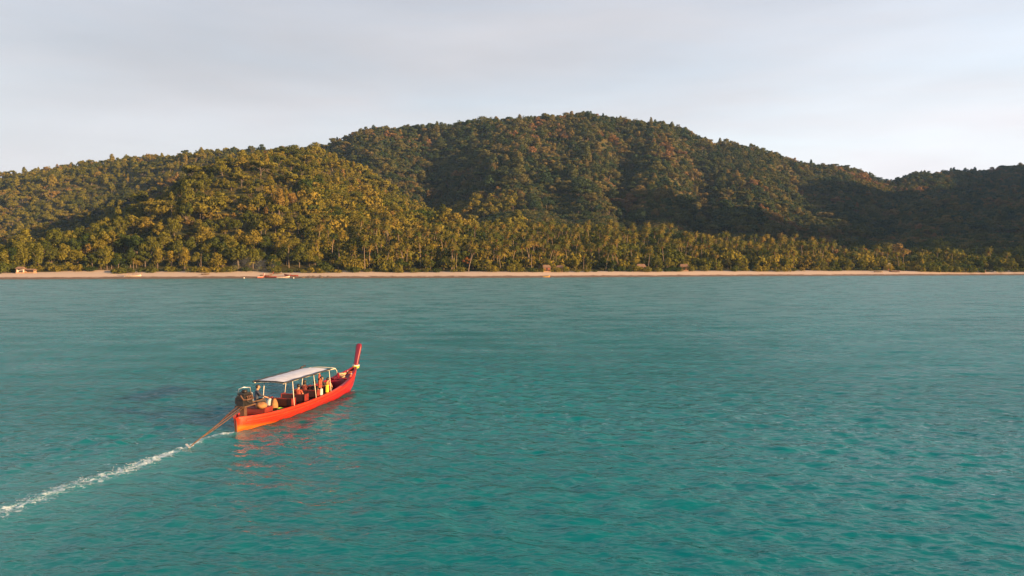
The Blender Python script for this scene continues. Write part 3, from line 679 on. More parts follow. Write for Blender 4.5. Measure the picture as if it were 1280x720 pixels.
# coarser wood outside the view, on the shade-casting headland to the right and the slopes to the left
x3, y3, g = scatter(-2200, 2700, 110, 1700, 15, 23)
px3, b3, t3 = zone(x3, y3); v3 = (b3 > 40) & ((px3 <= -170) | (px3 >= 1450)) & (t3 < 1.1)
x3, y3 = x3[v3], y3[v3]; s3 = g.uniform(1.2, 2.0, len(x3))
P3 = np.stack([x3, y3, ground(x3, y3) - 1.0, g.uniform(0, 6.28, len(x3)), s3, s3 * .8, g.integers(0, len(hill_trees), len(x3))], 1)
wood('headland_forest', P3, hill_trees, 'forest carrying on over the unseen headland beyond the bay', 'forest')

HILL_LABEL = {'dome': 'large round-crowned forest tree standing out on the hillside', 'tall': 'tall narrow-crowned forest tree standing out on the hillside',
              'open': 'loose ragged-crowned forest tree standing out on the hillside', 'umbrella': 'flat umbrella-crowned forest tree standing out on the hillside'}
def place_tree(name, loc, rz, s, szz, crown, trunk, label, cat, group):
    e = empty(name, loc, rz, label, cat, group); e.scale = (s, s, szz)
    obj('trunk', trunk, None, e); obj('crown', crown, None, e)
    return e
def place_of(q):
    if bool(on_spur(np.array([q[0]]), np.array([q[1]]))[0]): return 'golden-green foothill'
    return 'dark slope beyond the white house' if px_of(q[0], q[1]) > 1000 else 'tall mountain behind the palm grove'
for q in single:
    i = int(q[6]); k = HK[i]
    place_tree('forest_tree', (q[0], q[1], q[2]), q[3], q[4] * 1.2, q[5] * 1.25, (spur_crowns if bool(on_spur(np.array([q[0]]), np.array([q[1]]))[0]) else hill_crowns)[i], hill_trunks[i], HILL_LABEL[k].replace('hillside', place_of(q)), 'tree', k + ' trees on the ' + place_of(q))

# trees that stand up from the skyline
SKY_TREES = [(19, 1.0, 'dome'), (58, 1.05, 'umbrella'), (232, 1.1, 'umbrella'), (252, 1.0, 'tall'), (292, 1.0, 'dome'), (359, 0.9, 'tall'), (416, 1.1, 'umbrella'), (463, 0.9, 'dome'), (531, 1.25, 'umbrella'), (548, 1.1, 'dome'),
             (592, 1.0, 'tall'), (660, 1.1, 'dome'), (681, 1.35, 'umbrella'), (697, 1.0, 'dome'), (728, 1.15, 'open'), (738, 1.2, 'dome'), (754, 1.1, 'tall'), (766, 1.0, 'dome'), (786, 1.15, 'umbrella'), (797, 1.1, 'dome'),
             (814, 1.2, 'tall'), (829, 1.0, 'dome'), (862, 1.1, 'open'), (874, 0.9, 'dome'), (926, 1.0, 'dome'), (1019, 1.0, 'umbrella'), (1041, 0.9, 'open'), (1068, 1.1, 'umbrella'), (1132, 1.1, 'open'), (1176, 0.8, 'tall'), (1208, 0.9, 'dome'), (1232, 0.8, 'open')]
for i, (p, s, k) in enumerate(SKY_TREES):
    d = float(np.interp(p, PXT, T_RD)) * (0.97 if p > 400 or p < 320 else 0.78)
    X_, Y_ = at_px(p, d); j = HK.index(k)
    place_tree('ridge_tree', (X_, Y_, G(X_, Y_) + 0.2), i * 1.7, s * 1.05, s * 1.35, hill_crowns[j], hill_trunks[j], 'tree with a %s crown rising above the ridge against the sky' % {'dome': 'rounded', 'umbrella': 'flat umbrella', 'open': 'thin see-through', 'tall': 'narrow pointed'}[k], 'tree', k + ' trees on the ridge')

# ------------------------------------------------------------------ coconut palms
PC = [palm_crown(200 + i, 20 + i % 4, 4 + i % 3) for i in range(5)]
PT = [palm_trunk(220 + i, 12.0 + (i % 3) * 1.5, [0.04, 0.20, -0.14, 0.0, 0.32, -0.05][i]) for i in range(6)]
def palm(x, y, s, rz, i, j, label='tall coconut palm with a bare pale trunk in the grove behind the beach', group='coconut palms behind the beach'):
    e = empty('coconut_palm', (x, y, G(x, y)), rz, label, 'palm tree', group); e.scale = (s, s, s)
    t = obj('trunk', PT[j][0], None, e); c = obj('crown', PC[i], None, e); c.location = PT[j][1]
    return e
palm_src = [joined('grove_palm', [(PT[i][0], (0, 0, 0)), (PC[i % 5], PT[i][1])]) for i in range(6)]
x4, y4, g = scatter(-240, 520, 470, 800, 6.6, 31)
px4, b4, t4 = zone(x4, y4)
v4 = grove(px4, b4) & (px4 < 1300) & (b4 > 33)
dens = np.clip(1.0 + 2.6 * fbm(x4 / 38.0, y4 / 38.0, 3, 61), 0.15, 1.2) * np.interp(px4, [340, 400, 470, 1010, 1060, 1280], [0.15, 0.5, 0.95, 0.95, 0.28, 0.22])
v4 &= g.uniform(0, 1, len(x4)) < dens * np.interp(b4, [30, 45, 60], [0.4, 0.8, 1])
x4, y4, b4, px4 = x4[v4], y4[v4], b4[v4], px4[v4]
s4 = g.uniform(0.50, 1.20, len(x4))
o4 = np.argsort(b4 + g.uniform(0, 30, len(x4)))
for k in o4[:270]:
    j_ = int(g.integers(0, 6)); hgt_ = 'tall' if s4[k] > 0.98 else ('short' if s4[k] < 0.72 else 'medium'); ln_ = 'leaning' if j_ in (1, 2, 4) else 'upright'
    wh_ = 'front row of the grove' if b4[k] < 58 else 'coconut grove behind the front row'
    palm(float(x4[k]), float(y4[k]), float(s4[k]), float(g.uniform(0, 6.28)), int(g.integers(0, 5)), j_, '%s %s coconut palm in the %s' % (hgt_, ln_, wh_), '%s %s palms, %s' % (hgt_, ln_, wh_))
r4 = o4[270:]
if len(r4):
    P4 = np.stack([x4[r4], y4[r4], ground(x4[r4], y4[r4]), g.uniform(0, 6.28, len(r4)), s4[r4], s4[r4], g.integers(0, 6, len(r4))], 1)
    wood('palm_grove', P4, palm_src, 'back rows of the coconut grove merging into one mass of fronds', 'palms')
x5, y5, g = scatter(-260, 540, 470, 820, 6.0, 33)
px5, b5, t5 = zone(x5, y5); v5 = (b5 > 44) & (b5 < 200) & (px5 > 380) & (px5 < 1300)
x5, y5 = x5[v5], y5[v5]; s5 = np.clip(g.lognormal(0.55, 0.38, len(x5)), 0.8, 3.6)
P5 = np.stack([x5, y5, ground(x5, y5) - 0.3, g.uniform(0, 6.28, len(x5)), s5, s5 * g.uniform(.9, 1.5, len(x5)), g.integers(0, 4, len(x5))], 1)
wood('grove_undergrowth', P5, [crown_mesh('bush', 150 + i, 420, 0.33, M_GOLD) for i in range(4)], 'leafy undergrowth filling the ground between the palm trunks', 'undergrowth')
# palms that stand apart
for p, b_, s, j, lab in [(135, 46, 0.85, 0, 'coconut palm rising above the golden trees beside the roofed beached boat'), (206, 62, 0.8, 3, 'short coconut palm with orange fronds inland of the roofed beached boat'),
                      (167, 34, 0.62, 0, 'squat coconut palm right behind the roofed beached boat'), (215, 95, 1.0, 5, 'coconut palm lit golden at the foot of the left hill'),
                      (232, 100, 1.0, 3, 'coconut palm at the foot of the left hill behind the dark trees'), (260, 110, 0.95, 1, 'leaning coconut palm at the foot of the left hill'),
                      (462, 36, 1.18, 3, 'tall straight coconut palm standing at the edge of the sand'), (424, 42, 1.12, 3, 'straight coconut palm above the dark bushes by the beach'),
                      (415, 50, 1.15, 1, 'leaning coconut palm beside the dark bushes by the beach'), (508, 38, 1.0, 5, 'coconut palm with hanging rust fronds near the sand'),
                      (1151, 34, 0.72, 3, 'lone short coconut palm beside the low golden bushes'), (1108, 60, 0.9, 3, 'coconut palm above the white house'), (1096, 52, 0.85, 0, 'coconut palm beside the blue-roofed house'),
                      (1190, 62, 1.15, 3, 'tall coconut palm behind the low golden bushes'), (1184, 66, 1.05, 5, 'slimmer coconut palm behind the low golden bushes')]:
    X_, Y_ = at_px(p, float(np.interp(p, PXT, T_SH)) + b_)
    palm(X_, Y_, s, p * 0.7, p % 5, j, lab, None)

# ------------------------------------------------------------------ trees and bushes along the beach
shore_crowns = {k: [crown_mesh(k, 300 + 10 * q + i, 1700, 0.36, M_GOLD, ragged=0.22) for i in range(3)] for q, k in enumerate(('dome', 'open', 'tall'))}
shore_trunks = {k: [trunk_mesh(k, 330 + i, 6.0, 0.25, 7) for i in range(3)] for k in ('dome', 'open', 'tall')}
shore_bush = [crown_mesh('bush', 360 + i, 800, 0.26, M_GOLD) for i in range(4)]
bush_stem = []
for i in range(2):
    mb = MB()
    for k in range(5):
        a = k * 1.26; mb.tube([(0, 0, -.3), (.5 * math.cos(a), .5 * math.sin(a), .6), (1.3 * math.cos(a), 1.3 * math.sin(a), 1.6)], [.1, .07, .03], 5)
    bush_stem.append(mb.mesh('bush_stem', M_BARK, smooth=True))
r = random.Random(12)
VEG = lambda p: float(np.interp(p, [-60, 20, 90, 150, 200, 250, 320, 345, 400, 440, 500, 600, 690, 760, 830, 900, 960, 1040, 1120, 1180, 1240, 1300], [-2, -5, -1, -7, 0, -2, 1, -3, -9, -3, -6, -1, -7, -2, -8, -3, -9, -2, -6, -10, -13, -12]))
def by(p):
    for lim, w in ((60, 'beside the pale-walled hut'), (150, 'between the hut and the roofed beached boat'), (240, 'beyond the roofed beached boat'), (390, 'behind the beached red boats'), (560, 'among the tall palms past the red boats'),
                   (740, 'by the paired bungalows'), (900, 'by the single bungalows'), (1060, 'where the beach bends away'), (1140, 'around the white house')):
        if p < lim: return w
    return 'near the low golden bushes'
def shore_tree(p, b_, s, kind, sz=None, lab=None, crown=None):
    X_, Y_ = at_px(p, float(np.interp(p, PXT, T_SH)) + b_ + VEG(p) * .5); i = r.randrange(3)
    c = crown or shore_crowns[kind][i]
    word = {'dome': 'broad rounded', 'open': 'loose open', 'tall': 'tall narrow'}[kind]
    return place_tree('shore_tree', (X_, Y_, G(X_, Y_) - .2), r.uniform(0, 6.28), s, sz or s * r.uniform(.85, 1.15), c, shore_trunks[kind][i],
                      lab or '%s leafy beach tree %s' % (word, by(p)), 'tree', None if lab else kind + ' trees at the back of the beach ' + by(p))
def shore_bushy(p, b_, s, lab=None):
    X_, Y_ = at_px(p, float(np.interp(p, PXT, T_SH)) + b_ + VEG(p)); i = r.randrange(4)
    e = empty('beach_bush', (X_, Y_, G(X_, Y_) - .1), r.uniform(0, 6.28), lab or '%s leafy bush edging the sand %s' % ('large' if s > 1.3 else 'small', by(p)), 'bush', None if lab else '%s bushes at the edge of the sand %s' % ('large' if s > 1.3 else 'small', by(p))); e.scale = (s, s, s * r.uniform(.8, 1.15))
    obj('stem', bush_stem[i % 2], None, e); obj('foliage', shore_bush[i], None, e)
p = -60
while p < 345:                      # golden trees on the left
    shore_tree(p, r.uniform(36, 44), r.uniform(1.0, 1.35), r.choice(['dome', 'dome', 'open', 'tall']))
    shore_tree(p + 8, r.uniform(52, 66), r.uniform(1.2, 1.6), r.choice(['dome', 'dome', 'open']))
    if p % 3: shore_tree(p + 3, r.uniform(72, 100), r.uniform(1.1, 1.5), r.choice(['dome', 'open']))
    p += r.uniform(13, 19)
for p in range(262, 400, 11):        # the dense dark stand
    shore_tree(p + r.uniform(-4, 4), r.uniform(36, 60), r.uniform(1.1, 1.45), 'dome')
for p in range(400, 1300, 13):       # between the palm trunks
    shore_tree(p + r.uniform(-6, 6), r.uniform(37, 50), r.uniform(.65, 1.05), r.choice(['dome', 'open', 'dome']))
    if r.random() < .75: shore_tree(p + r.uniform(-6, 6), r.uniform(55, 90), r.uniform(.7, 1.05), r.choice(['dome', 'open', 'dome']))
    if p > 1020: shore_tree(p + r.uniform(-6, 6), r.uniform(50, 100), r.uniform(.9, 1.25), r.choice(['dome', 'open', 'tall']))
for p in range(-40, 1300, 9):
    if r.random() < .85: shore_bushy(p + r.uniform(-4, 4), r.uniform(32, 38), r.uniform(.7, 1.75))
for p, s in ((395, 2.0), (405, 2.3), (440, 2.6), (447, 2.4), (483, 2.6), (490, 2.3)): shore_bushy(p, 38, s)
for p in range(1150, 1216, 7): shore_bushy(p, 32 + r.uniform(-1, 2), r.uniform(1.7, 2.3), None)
shore_bushy(6, 30, 2.1, 'bright green rounded bush at the edge of the sand beside the golden trees')
rust = crown_mesh('open', 391, 900, 0.36, M_RUST)
shore_tree(585, 46, .95, 'open', .95, 'rust-orange leaved tree among the palms behind the beach', rust)
# bare dead trunk
X_, Y_ = at_px(251, float(np.interp(251, PXT, T_SH)) + 31); e = empty('dead_tree', (X_, Y_, G(X_, Y_)), 0, 'bare pale dead trunk standing before the dark trees', 'tree')
mb = MB(); mb.tube([(0, 0, -.5), (.15, 0, 4), (.1, 0, 8), (.3, 0, 12)], [.28, .2, .14, .05], 7); mb.build('trunk', M_PALMTRUNK, e, True)
mb = MB(); mb.tube([(.1, 0, 3), (-.9, 0, 5), (-1.3, 0, 7)], [.12, .08, .03], 6); mb.build('branch', M_PALMTRUNK, e, True)

# ------------------------------------------------------------------ the long-tail boat
def mat_hull():
    m = bpy.data.materials.new('hull paint'); m.use_nodes = True; n, l = m.node_tree.nodes, m.node_tree.links
    p = n['Principled BSDF']; p.inputs['Roughness'].default_value = 0.38
    c = n.new('ShaderNodeTexCoord'); s = n.new('ShaderNodeSeparateXYZ'); l.new(c.outputs['Object'], s.inputs[0])
    t = n.new('ShaderNodeTexNoise'); t.inputs['Scale'].default_value = 2.2; t.inputs['Detail'].default_value = 6
    mp_ = n.new('ShaderNodeMapping'); mp_.inputs['Scale'].default_value = (1, 0.35, 2.5); l.new(c.outputs['Object'], mp_.inputs[0]); l.new(mp_.outputs[0], t.inputs['Vector'])
    r1 = n.new('ShaderNodeValToRGB'); e = r1.color_ramp.elements            # bow crimson to stern orange paint
    e[0].position = 0.0; e[0].color = (0.50, 0.032, 0.006, 1); e[1].position = 1.0; e[1].color = (0.38, 0.010, 0.022, 1)
    e.new(0.45).color = (0.46, 0.017, 0.007, 1); e.new(0.78).color = (0.36, 0.009, 0.011, 1)
    mr = n.new('ShaderNodeMapRange'); mr.inputs['From Max'].default_value = 13.2; l.new(s.outputs['Y'], mr.inputs['Value']); l.new(mr.outputs['Result'], r1.inputs['Fac'])
    # ochre antifouling low on the stern
    a = n.new('ShaderNodeMath'); a.operation = 'MULTIPLY_ADD'; a.inputs[1].default_value = 0.11; l.new(s.outputs['Y'], a.inputs[0]); l.new(s.outputs['Z'], a.inputs[2])
    b = n.new('ShaderNodeMath'); b.operation = 'MULTIPLY_ADD'; b.inputs[1].default_value = 0.25; l.new(t.outputs['Fac'], b.inputs[0]); l.new(a.outputs[0], b.inputs[2])
    m2 = n.new('ShaderNodeMapRange'); m2.inputs['From Min'].default_value = 0.46; m2.inputs['From Max'].default_value = 0.34; l.new(b.outputs[0], m2.inputs['Value'])
    mx_ = n.new('ShaderNodeMix'); mx_.data_type = 'RGBA'; mx_.inputs['B'].default_value = (0.50, 0.115, 0.012, 1); l.new(m2.outputs['Result'], mx_.inputs['Factor']); l.new(r1.outputs['Color'], mx_.inputs['A'])
    h = n.new('ShaderNodeHueSaturation'); m3 = n.new('ShaderNodeMapRange'); m3.inputs['From Min'].default_value = .3; m3.inputs['From Max'].default_value = .7; m3.inputs['To Min'].default_value = .55; m3.inputs['To Max'].default_value = 1.2
    l.new(t.outputs['Fac'], m3.inputs['Value']); l.new(m3.outputs['Result'], h.inputs['Value']); l.new(mx_.outputs['Result'], h.inputs['Color']); l.new(h.outputs['Color'], p.inputs['Base Color'])
    return m
M_HULL = mat_hull()
M_CRIM = mat_paint('crimson paint', (0.16, 0.003, 0.017), 0.42, 0.2, 2)
M_INNER = mat_paint('inner hull paint', (0.11, 0.005, 0.010), 0.55, 0.25, 3)
M_DECK = mat_paint('deck boards', (0.07, 0.016, 0.014), 0.7, 0.35, 4)
M_ORANGE = mat_paint('orange paint', (0.46, 0.030, 0.008), 0.45, 0.2, 3)
M_MAROON = mat_paint('maroon seat', (0.028, 0.005, 0.005), 0.55, 0.2, 4)
M_BEND = mat_paint('worn red paint', (0.15, 0.014, 0.008), 0.5, 0.3, 5)
M_SEAM = mat_paint('plank seam', (0.16, 0.010, 0.006), 0.7, 0.3, 5)
M_CANVAS = mat_paint('white canvas', (0.60, 0.59, 0.62), 0.8, 0.14, 2.5, 0.2)
M_BLACK = mat_paint('black tarpaulin', (0.022, 0.022, 0.026), 0.6, 0.3, 5)
M_POST = mat_paint('cream post', (0.66, 0.60, 0.48), 0.5, 0.12, 5)
M_IRON = mat_paint('engine iron', (0.016, 0.014, 0.014), 0.55, 0.45, 9, 0.2, 0.5, 0.3)
M_RUSTY = mat_paint('rusty engine parts', (0.075, 0.032, 0.018), 0.7, 0.4, 8)
M_TIMBER = mat_paint('weathered brown timber', (0.085, 0.042, 0.02), 0.75, 0.35, 6, 0.2)
M_STEEL = mat_paint('pale steel', (0.55, 0.53, 0.50), 0.35, 0.15, 6, 0, 0.5, 0.7)
M_YEL = mat_paint('yellow cloth', (0.62, 0.42, 0.03), 0.75, 0.12, 6)
M_WHITEC = mat_paint('white cloth', (0.52, 0.50, 0.46), 0.8, 0.1, 6)
M_GREEN = mat_paint('green cloth', (0.28, 0.42, 0.05), 0.75, 0.15, 6)
M_TAN = mat_paint('tan sacking', (0.27, 0.125, 0.045), 0.85, 0.25, 7, 0.5)
M_ROPE = mat_paint('rope', (0.50, 0.36, 0.22), 0.9, 0.2, 20)
M_LIFE = mat_paint('orange life vest', (0.32, 0.05, 0.016), 0.7, 0.15, 6)

BOAT = empty('longtail_boat', (-13.26, 36.9, 0.0), -R(13.5), 'red-orange wooden long-tail boat with a white canopy leaving a foam wake', 'boat')
US = np.concatenate([[0, .15, .35, .6, 1.0, 1.5, 2], np.arange(2.6, 11.1, .6), [11.5, 12, 12.4, 12.7, 12.95, 13.15, 13.3, 13.4]])
def B_(u): return float(np.interp(u, [0, .2, .6, 1, 1.6, 2.4, 4, 6, 8, 9.5, 10.6, 11.6, 12.4, 12.9, 13.2, 13.4], [.10, .26, .45, .58, .74, .88, 1.0, 1.04, 1.0, .88, .72, .52, .33, .19, .10, .06]))
def GZ(u): return float(np.interp(u, [0, 1, 2.5, 5, 7, 8.5, 10, 11.2, 12.2, 12.9, 13.4], [.66, .61, .57, .56, .60, .67, .80, .96, 1.15, 1.30, 1.46]))
def KZ(u): return float(np.interp(u, [0, .6, 3, 10, 11.5, 12.2, 12.6, 12.9, 13.15, 13.3, 13.4], [-.14, -.26, -.34, -.34, -.28, -.16, .02, .30, .66, .98, 1.22]))
def sec(u, q, inset=0.0):
    b = max(B_(u) - inset, 0.02); k = KZ(u) + inset * .8; z = k + (GZ(u) - k) * q
    return b * (0.04 + 0.96 * (1 - (1 - q) ** 2.2) ** 0.75), z
QS = [0, .06, .14, .25, .38, .52, .68, .84, 1.0]
rows = []
for u in US:
    L = [(-sec(u, q)[0], u, sec(u, q)[1]) for q in reversed(QS)] + [(sec(u, q)[0], u, sec(u, q)[1]) for q in QS]
    rows.append(L)
mb = MB(); mb.grid(rows)
n = len(rows[0]); mb.f.append(tuple(range(n)))              # small stern board
hull = mb.build('hull', M_HULL, BOAT, True)
rows = []
for u in US[1:-2]:
    rows.append([(-sec(u, q, .045)[0], u + .02, sec(u, q, .045)[1] - .005) for q in reversed(QS)] + [(sec(u, q, .045)[0], u + .02, sec(u, q, .045)[1] - .005) for q in QS])
mb = MB(); mb.grid(rows); mb.build('hull_lining', M_INNER, BOAT, True)
for sgn in (1, -1):                                          # gunwale rails, orange aft and crimson at the bow
    for nm, a, b, mt in (('gunwale', 0, 9.4, M_ORANGE), ('bow_rail', 9.4, 13.38, M_CRIM)):
        uu = [u for u in US if a < u < b]; uu = [a] + uu + [b]
        mb = MB(); rws = []
        for u in uu:
            x0, z0 = B_(u) * sgn, GZ(u); wi = min(.075, B_(u) * .9)
            rws.append([(x0 + sgn * .045, u, z0 - .05), (x0 + sgn * .05, u, z0 + .03), (x0 - sgn * wi, u, z0 + .035), (x0 - sgn * wi, u, z0 - .03), (x0 + sgn * .045, u, z0 - .05)])
        mb.grid(rws); mb.f += [tuple(range(4)), tuple(len(rws) * 5 - 5 + i for i in range(4))]
        mb.build(nm, mt, BOAT)
    # rubbing strake along the side
    mb = MB(); rws = []
    for u in [u for u in US if .3 < u < 13.0]:
        w, z = sec(u, .80); w += .006
        rws.append([(sgn * w, u, z - .03), (sgn * (w + .03), u, z - .02), (sgn * (w + .03), u, z + .02), (sgn * w, u, z + .03)])
    mb.grid(rws); mb.build('rubbing_strake', M_ORANGE, BOAT)
    for q in (.52, .66, .91):
        mb = MB(); rws = []
        for u in [u for u in US if .3 < u < 12.8]:
            w, z = sec(u, q); rws.append([(sgn * (w - .004), u, z - .014), (sgn * (w + .008), u, z - .010), (sgn * (w + .008), u, z + .010), (sgn * (w - .004), u, z + .014)])
        mb.grid(rws); mb.build('plank_seam', M_SEAM, BOAT)
# floor boards, one plank each
for k in range(-4, 5):
    x0 = k * .19; uu = [u for u in US if B_(u) * .80 > abs(x0) + .1 and .8 < u < 11.2]
    if len(uu) < 2: continue
    mb = MB(); mb.box((x0, (uu[0] + uu[-1]) / 2, .19), (.175, uu[-1] - uu[0], .03)); mb.build('floor_board', M_DECK, BOAT)
for u in np.arange(1.6, 11.3, .75):                          # ribs
    mb = MB(); 
    for sgn in (1, -1):
        mb.tube([(sgn * (sec(u, q, .07)[0]), u, sec(u, q, .07)[1]) for q in (.45, .6, .75, .9, .98)], .03, 5)
    mb.build('rib', M_INNER, BOAT)
# fore deck and stern box
rws = []
for u in [10.9, 11.3, 11.7, 12.1, 12.5, 12.8, 13.05]:
    w = B_(u) * .93; rws.append([(-w, u, GZ(u) - .16), (0, u, GZ(u) - .12), (w, u, GZ(u) - .16)])
mb = MB(); mb.grid(rws); d = mb.build('fore_deck', M_CRIM, BOAT)
mb = MB(); mb.box((0, 10.9, .62), (1.15, .05, .5)); mb.build('bulkhead', M_CRIM, BOAT)
mb = MB(); mb.box((0, 10.98, .97), (.95, .14, .06)); mb.build('mooring_beam', M_CRIM, BOAT, bevel=.012)
mb = MB(); mb.box((-.16, 11.15, 1.08), (.12, .12, .42)); mb.build('mooring_post', M_CRIM, BOAT, bevel=.015)
mb = MB(); mb.box((-.05, 2.05, .52), (1.15, .75, .62)); mb.build('stern_box', M_BEND, BOAT, bevel=.02)
mb = MB(); mb.box((-.45, 2.45, .90), (.5, .5, .12)); mb.build('driver_seat', M_MAROON, BOAT, bevel=.02)
# stem post: tall blade widening to the rounded top
prof = [(0.0, .13, .10), (.25, .125, .09), (.6, .135, .08), (1.0, .16, .07), (1.25, .18, .065), (1.38, .175, .06), (1.46, .14, .055), (1.50, .08, .05)]
rws = []
for s_, w, th in prof:
    u = 13.28 + s_ * .40; z = 1.30 + s_ * 1.03
    rws.append([(-w, u - th, z), (-w * .5, u - th * 1.25, z), (w * .5, u - th * 1.25, z), (w, u - th, z), (w, u + th, z - .02), (w * .5, u + th * 1.4, z - .03), (-w * .5, u + th * 1.4, z - .03), (-w, u + th, z - .02), (-w, u - th, z)])
mb = MB(); mb.grid(rws); mb.f += [tuple(range(8)), tuple(len(rws) * 9 - 9 + i for i in range(8))]
stem = mb.build('stem_post', M_CRIM, BOAT, True)
for k, (mt, z0) in enumerate(((M_YEL, 1.40), (M_WHITEC, 1.47), (M_GREEN, 1.33))):
    u = 13.28 + (z0 - 1.30) * .39; mb = MB(); ring = [(.20 * math.cos(a) * (1 + .05 * math.sin(5 * a)), u + .165 * math.sin(a), z0 + .02 * math.sin(3 * a + k)) for a in np.linspace(0, 2 * math.pi, 19)]
    mb.tube(ring, .045, 6, False); mb.build('ribbon', mt, stem, True)
mb = MB(); mb.tube([(.06, 13.05, 1.36), (.10, 12.98, 1.2), (.14, 12.95, 1.05)], [.04, .05, .02], 6); mb.build('ribbon', M_YEL, stem, True)

# canopy
c0, c1, cw, cz = 2.95, 7.95, .86, 1.93
rws = []
for u in np.linspace(c0, c1, 12):
    q = (u - c0) / (c1 - c0); sag = .012 * math.sin(q * math.pi * 4) ** 2
    rws.append([(x_, u, cz + .03 * q + .05 * (1 - (x_ / cw) ** 2) - sag) for x_ in np.linspace(-cw, cw, 9)])
top = MB(); top.grid(rws); top.grid([[(p[0], p[1], p[2] - .02) for p in reversed(r_)] for r_ in rws])
can = top.build('canopy', M_CANVAS, BOAT, True)
for sgn in (1, -1):
    mb = MB(); path = [(sgn * (cw + .02), u, cz - .01 + .03 * (u - c0) / (c1 - c0) + .012 * math.sin(u * 5)) for u in np.linspace(c0 - .08, c1 + .05, 16)]
    mb.tube(path, [.055 + .014 * math.sin(i * 1.7) if sgn < 0 else .05 for i in range(16)], 7); mb.build('rolled_side_curtain', M_BLACK, can, True)
    # frame rail running on to the bow end and bending down
    mb = MB(); mb.tube([(sgn * .82, c0 - .05, cz - .06), (sgn * .82, 6, cz - .045), (sgn * .82, 8.2, cz - .03), (sgn * .81, 8.8, cz - .05), (sgn * .80, 9.02, cz - .2), (sgn * .80, 9.05, cz - .34)], .018, 6); mb.build('canopy_rail', M_POST, BOAT, True)
    for u in (3.85, 6.15, 8.0):
        mb = MB(); xb = B_(u) - .06; mb.tube([(sgn * xb, u, GZ(u) + .02), (sgn * .82, u, cz - .04)], .017, 7); mb.build('canopy_post', M_POST, BOAT, True)
for u in (3.0, 4.75, 6.3, 7.95, 8.8):
    mb = MB(); mb.tube([(x_, u, cz - .07 + .03 * (u - c0) / 5 + .045 * (1 - (x_ / .82) ** 2)) for x_ in np.linspace(-.82, .82, 7)], .02, 6); mb.build('canopy_hoop', M_POST, BOAT, True)
mb = MB(); mb.tube([(-.86, 2.93, cz), (-.4, 2.92, cz + .04), (.4, 2.92, cz + .04), (.86, 2.93, cz)], .035, 7); mb.build('rolled_back_curtain', M_BLACK, can, True)
mb = MB(); mb.tube([(-.75, 7.6, cz + .13), (-.78, 8.15, cz + .16)], .05, 7); mb.build('rolled_tarpaulin', M_BLACK, can, True)

# benches with backs
for u, w in ((4.0, 1.45), (5.35, 1.5), (6.75, 1.5), (8.15, 1.35)):
    e = MB(); e.box((.02, u + .28, .50), (w, .46, .06)); bench = e.build('bench', M_MAROON, BOAT, bevel=.015)
    e = MB(); e.box((.02, u, .70), (w * .92, .05, .38)); e.build('backrest', M_MAROON, bench, bevel=.012)
    e = MB(); e.box((.02, u, .905), (w * .94, .075, .05)); e.build('top_rail', M_BEND, bench, bevel=.012)
    for sgn in (1, -1):
        e = MB(); e.box((.02 + sgn * w * .47, u + .16, .57), (.05, .44, .72)); e.build('bench_end', M_BEND, bench, bevel=.012)

# engine on its swivel with the long tail shaft
PV = Vector((0, .62, .95))
eng = MB(); eng.box((0, .72, 1.38), (.46, .72, .50)); eng.box((0, .72, 1.68), (.34, .62, .14)); eng.box((.05, .36, 1.30), (.36, .18, .36))
engine = eng.build('engine', M_IRON, BOAT, bevel=.03)
e = MB(); e.box((0, .62, .80), (.24, .24, .42)); e.tube([(0, .62, .55), (0, .62, 1.1)], .07, 10); e.build('swivel_mount', M_RUSTY, engine)
e = MB()
for i in range(4): e.tube([(.18, .50 + .14 * i, 1.62), (.30, .50 + .14 * i, 1.60), (.31, .50 + .14 * i, 1.45)], .035, 7)
e.tube([(.31, .42, 1.45), (.31, 1.0, 1.45)], .05, 8); e.build('exhaust_manifold', M_RUSTY, engine, True)
e = MB(); e.tube([(.31, .45, 1.45), (.33, .1, 1.5), (.30, -.1, 1.75)], .04, 8); e.build('exhaust_pipe', M_RUSTY, engine, True)
e = MB(); e.tube([(-.02, .75, 1.72), (-.02, .75, 1.88)], .13, 12); e.build('air_filter', M_IRON, engine, True)
e = MB(); e.tube([(0, 1.09, 1.36), (0, 1.15, 1.36)], .22, 16); e.tube([(.1, 1.09, 1.62), (.1, 1.15, 1.62)], .09, 12); e.build('flywheel', M_STEEL, engine)
e = MB(); e.tube([(-.16, .42, 1.6), (-.16, .48, 1.95), (.0, .6, 2.02), (.18, .9, 1.98), (.18, .98, 1.66)], .022, 7); e.build('lifting_bar', M_STEEL, engine, True)
e = MB(); e.box((-.30, .70, 1.36), (.16, .44, .32)); e.build('alternator', M_RUSTY, engine, bevel=.03)
e = MB(); e.tube([(-.24, .5, 1.52), (-.34, .62, 1.72), (-.1, .9, 1.80), (.12, 1.05, 1.62)], .018, 6); e.tube([(.2, .4, 1.5), (.36, .6, 1.28), (.26, .9, 1.2)], .016, 6); e.build('hose', M_BLACK, engine, True)
e = MB(); e.box((.02, .74, 1.12), (.56, .95, .06)); e.build('engine_bed', M_TIMBER, engine)
S0, S1 = Vector((0, .45, 1.15)), Vector((-.06, -3.42, .02))
e = MB(); e.tube([S0, S0.lerp(S1, .5), S1], [.034, .03, .024], 9); e.build('drive_shaft', M_TIMBER, engine, True)
e = MB(); e.tube([S0 + Vector((.0, .25, -.10)), S0.lerp(S1, .35) + Vector((0, 0, -.13)), S0.lerp(S1, .62) + Vector((0, 0, -.08)), S0.lerp(S1, .80)], [.03, .027, .022, .018], 8); e.build('shaft_stay', M_TIMBER, engine, True)
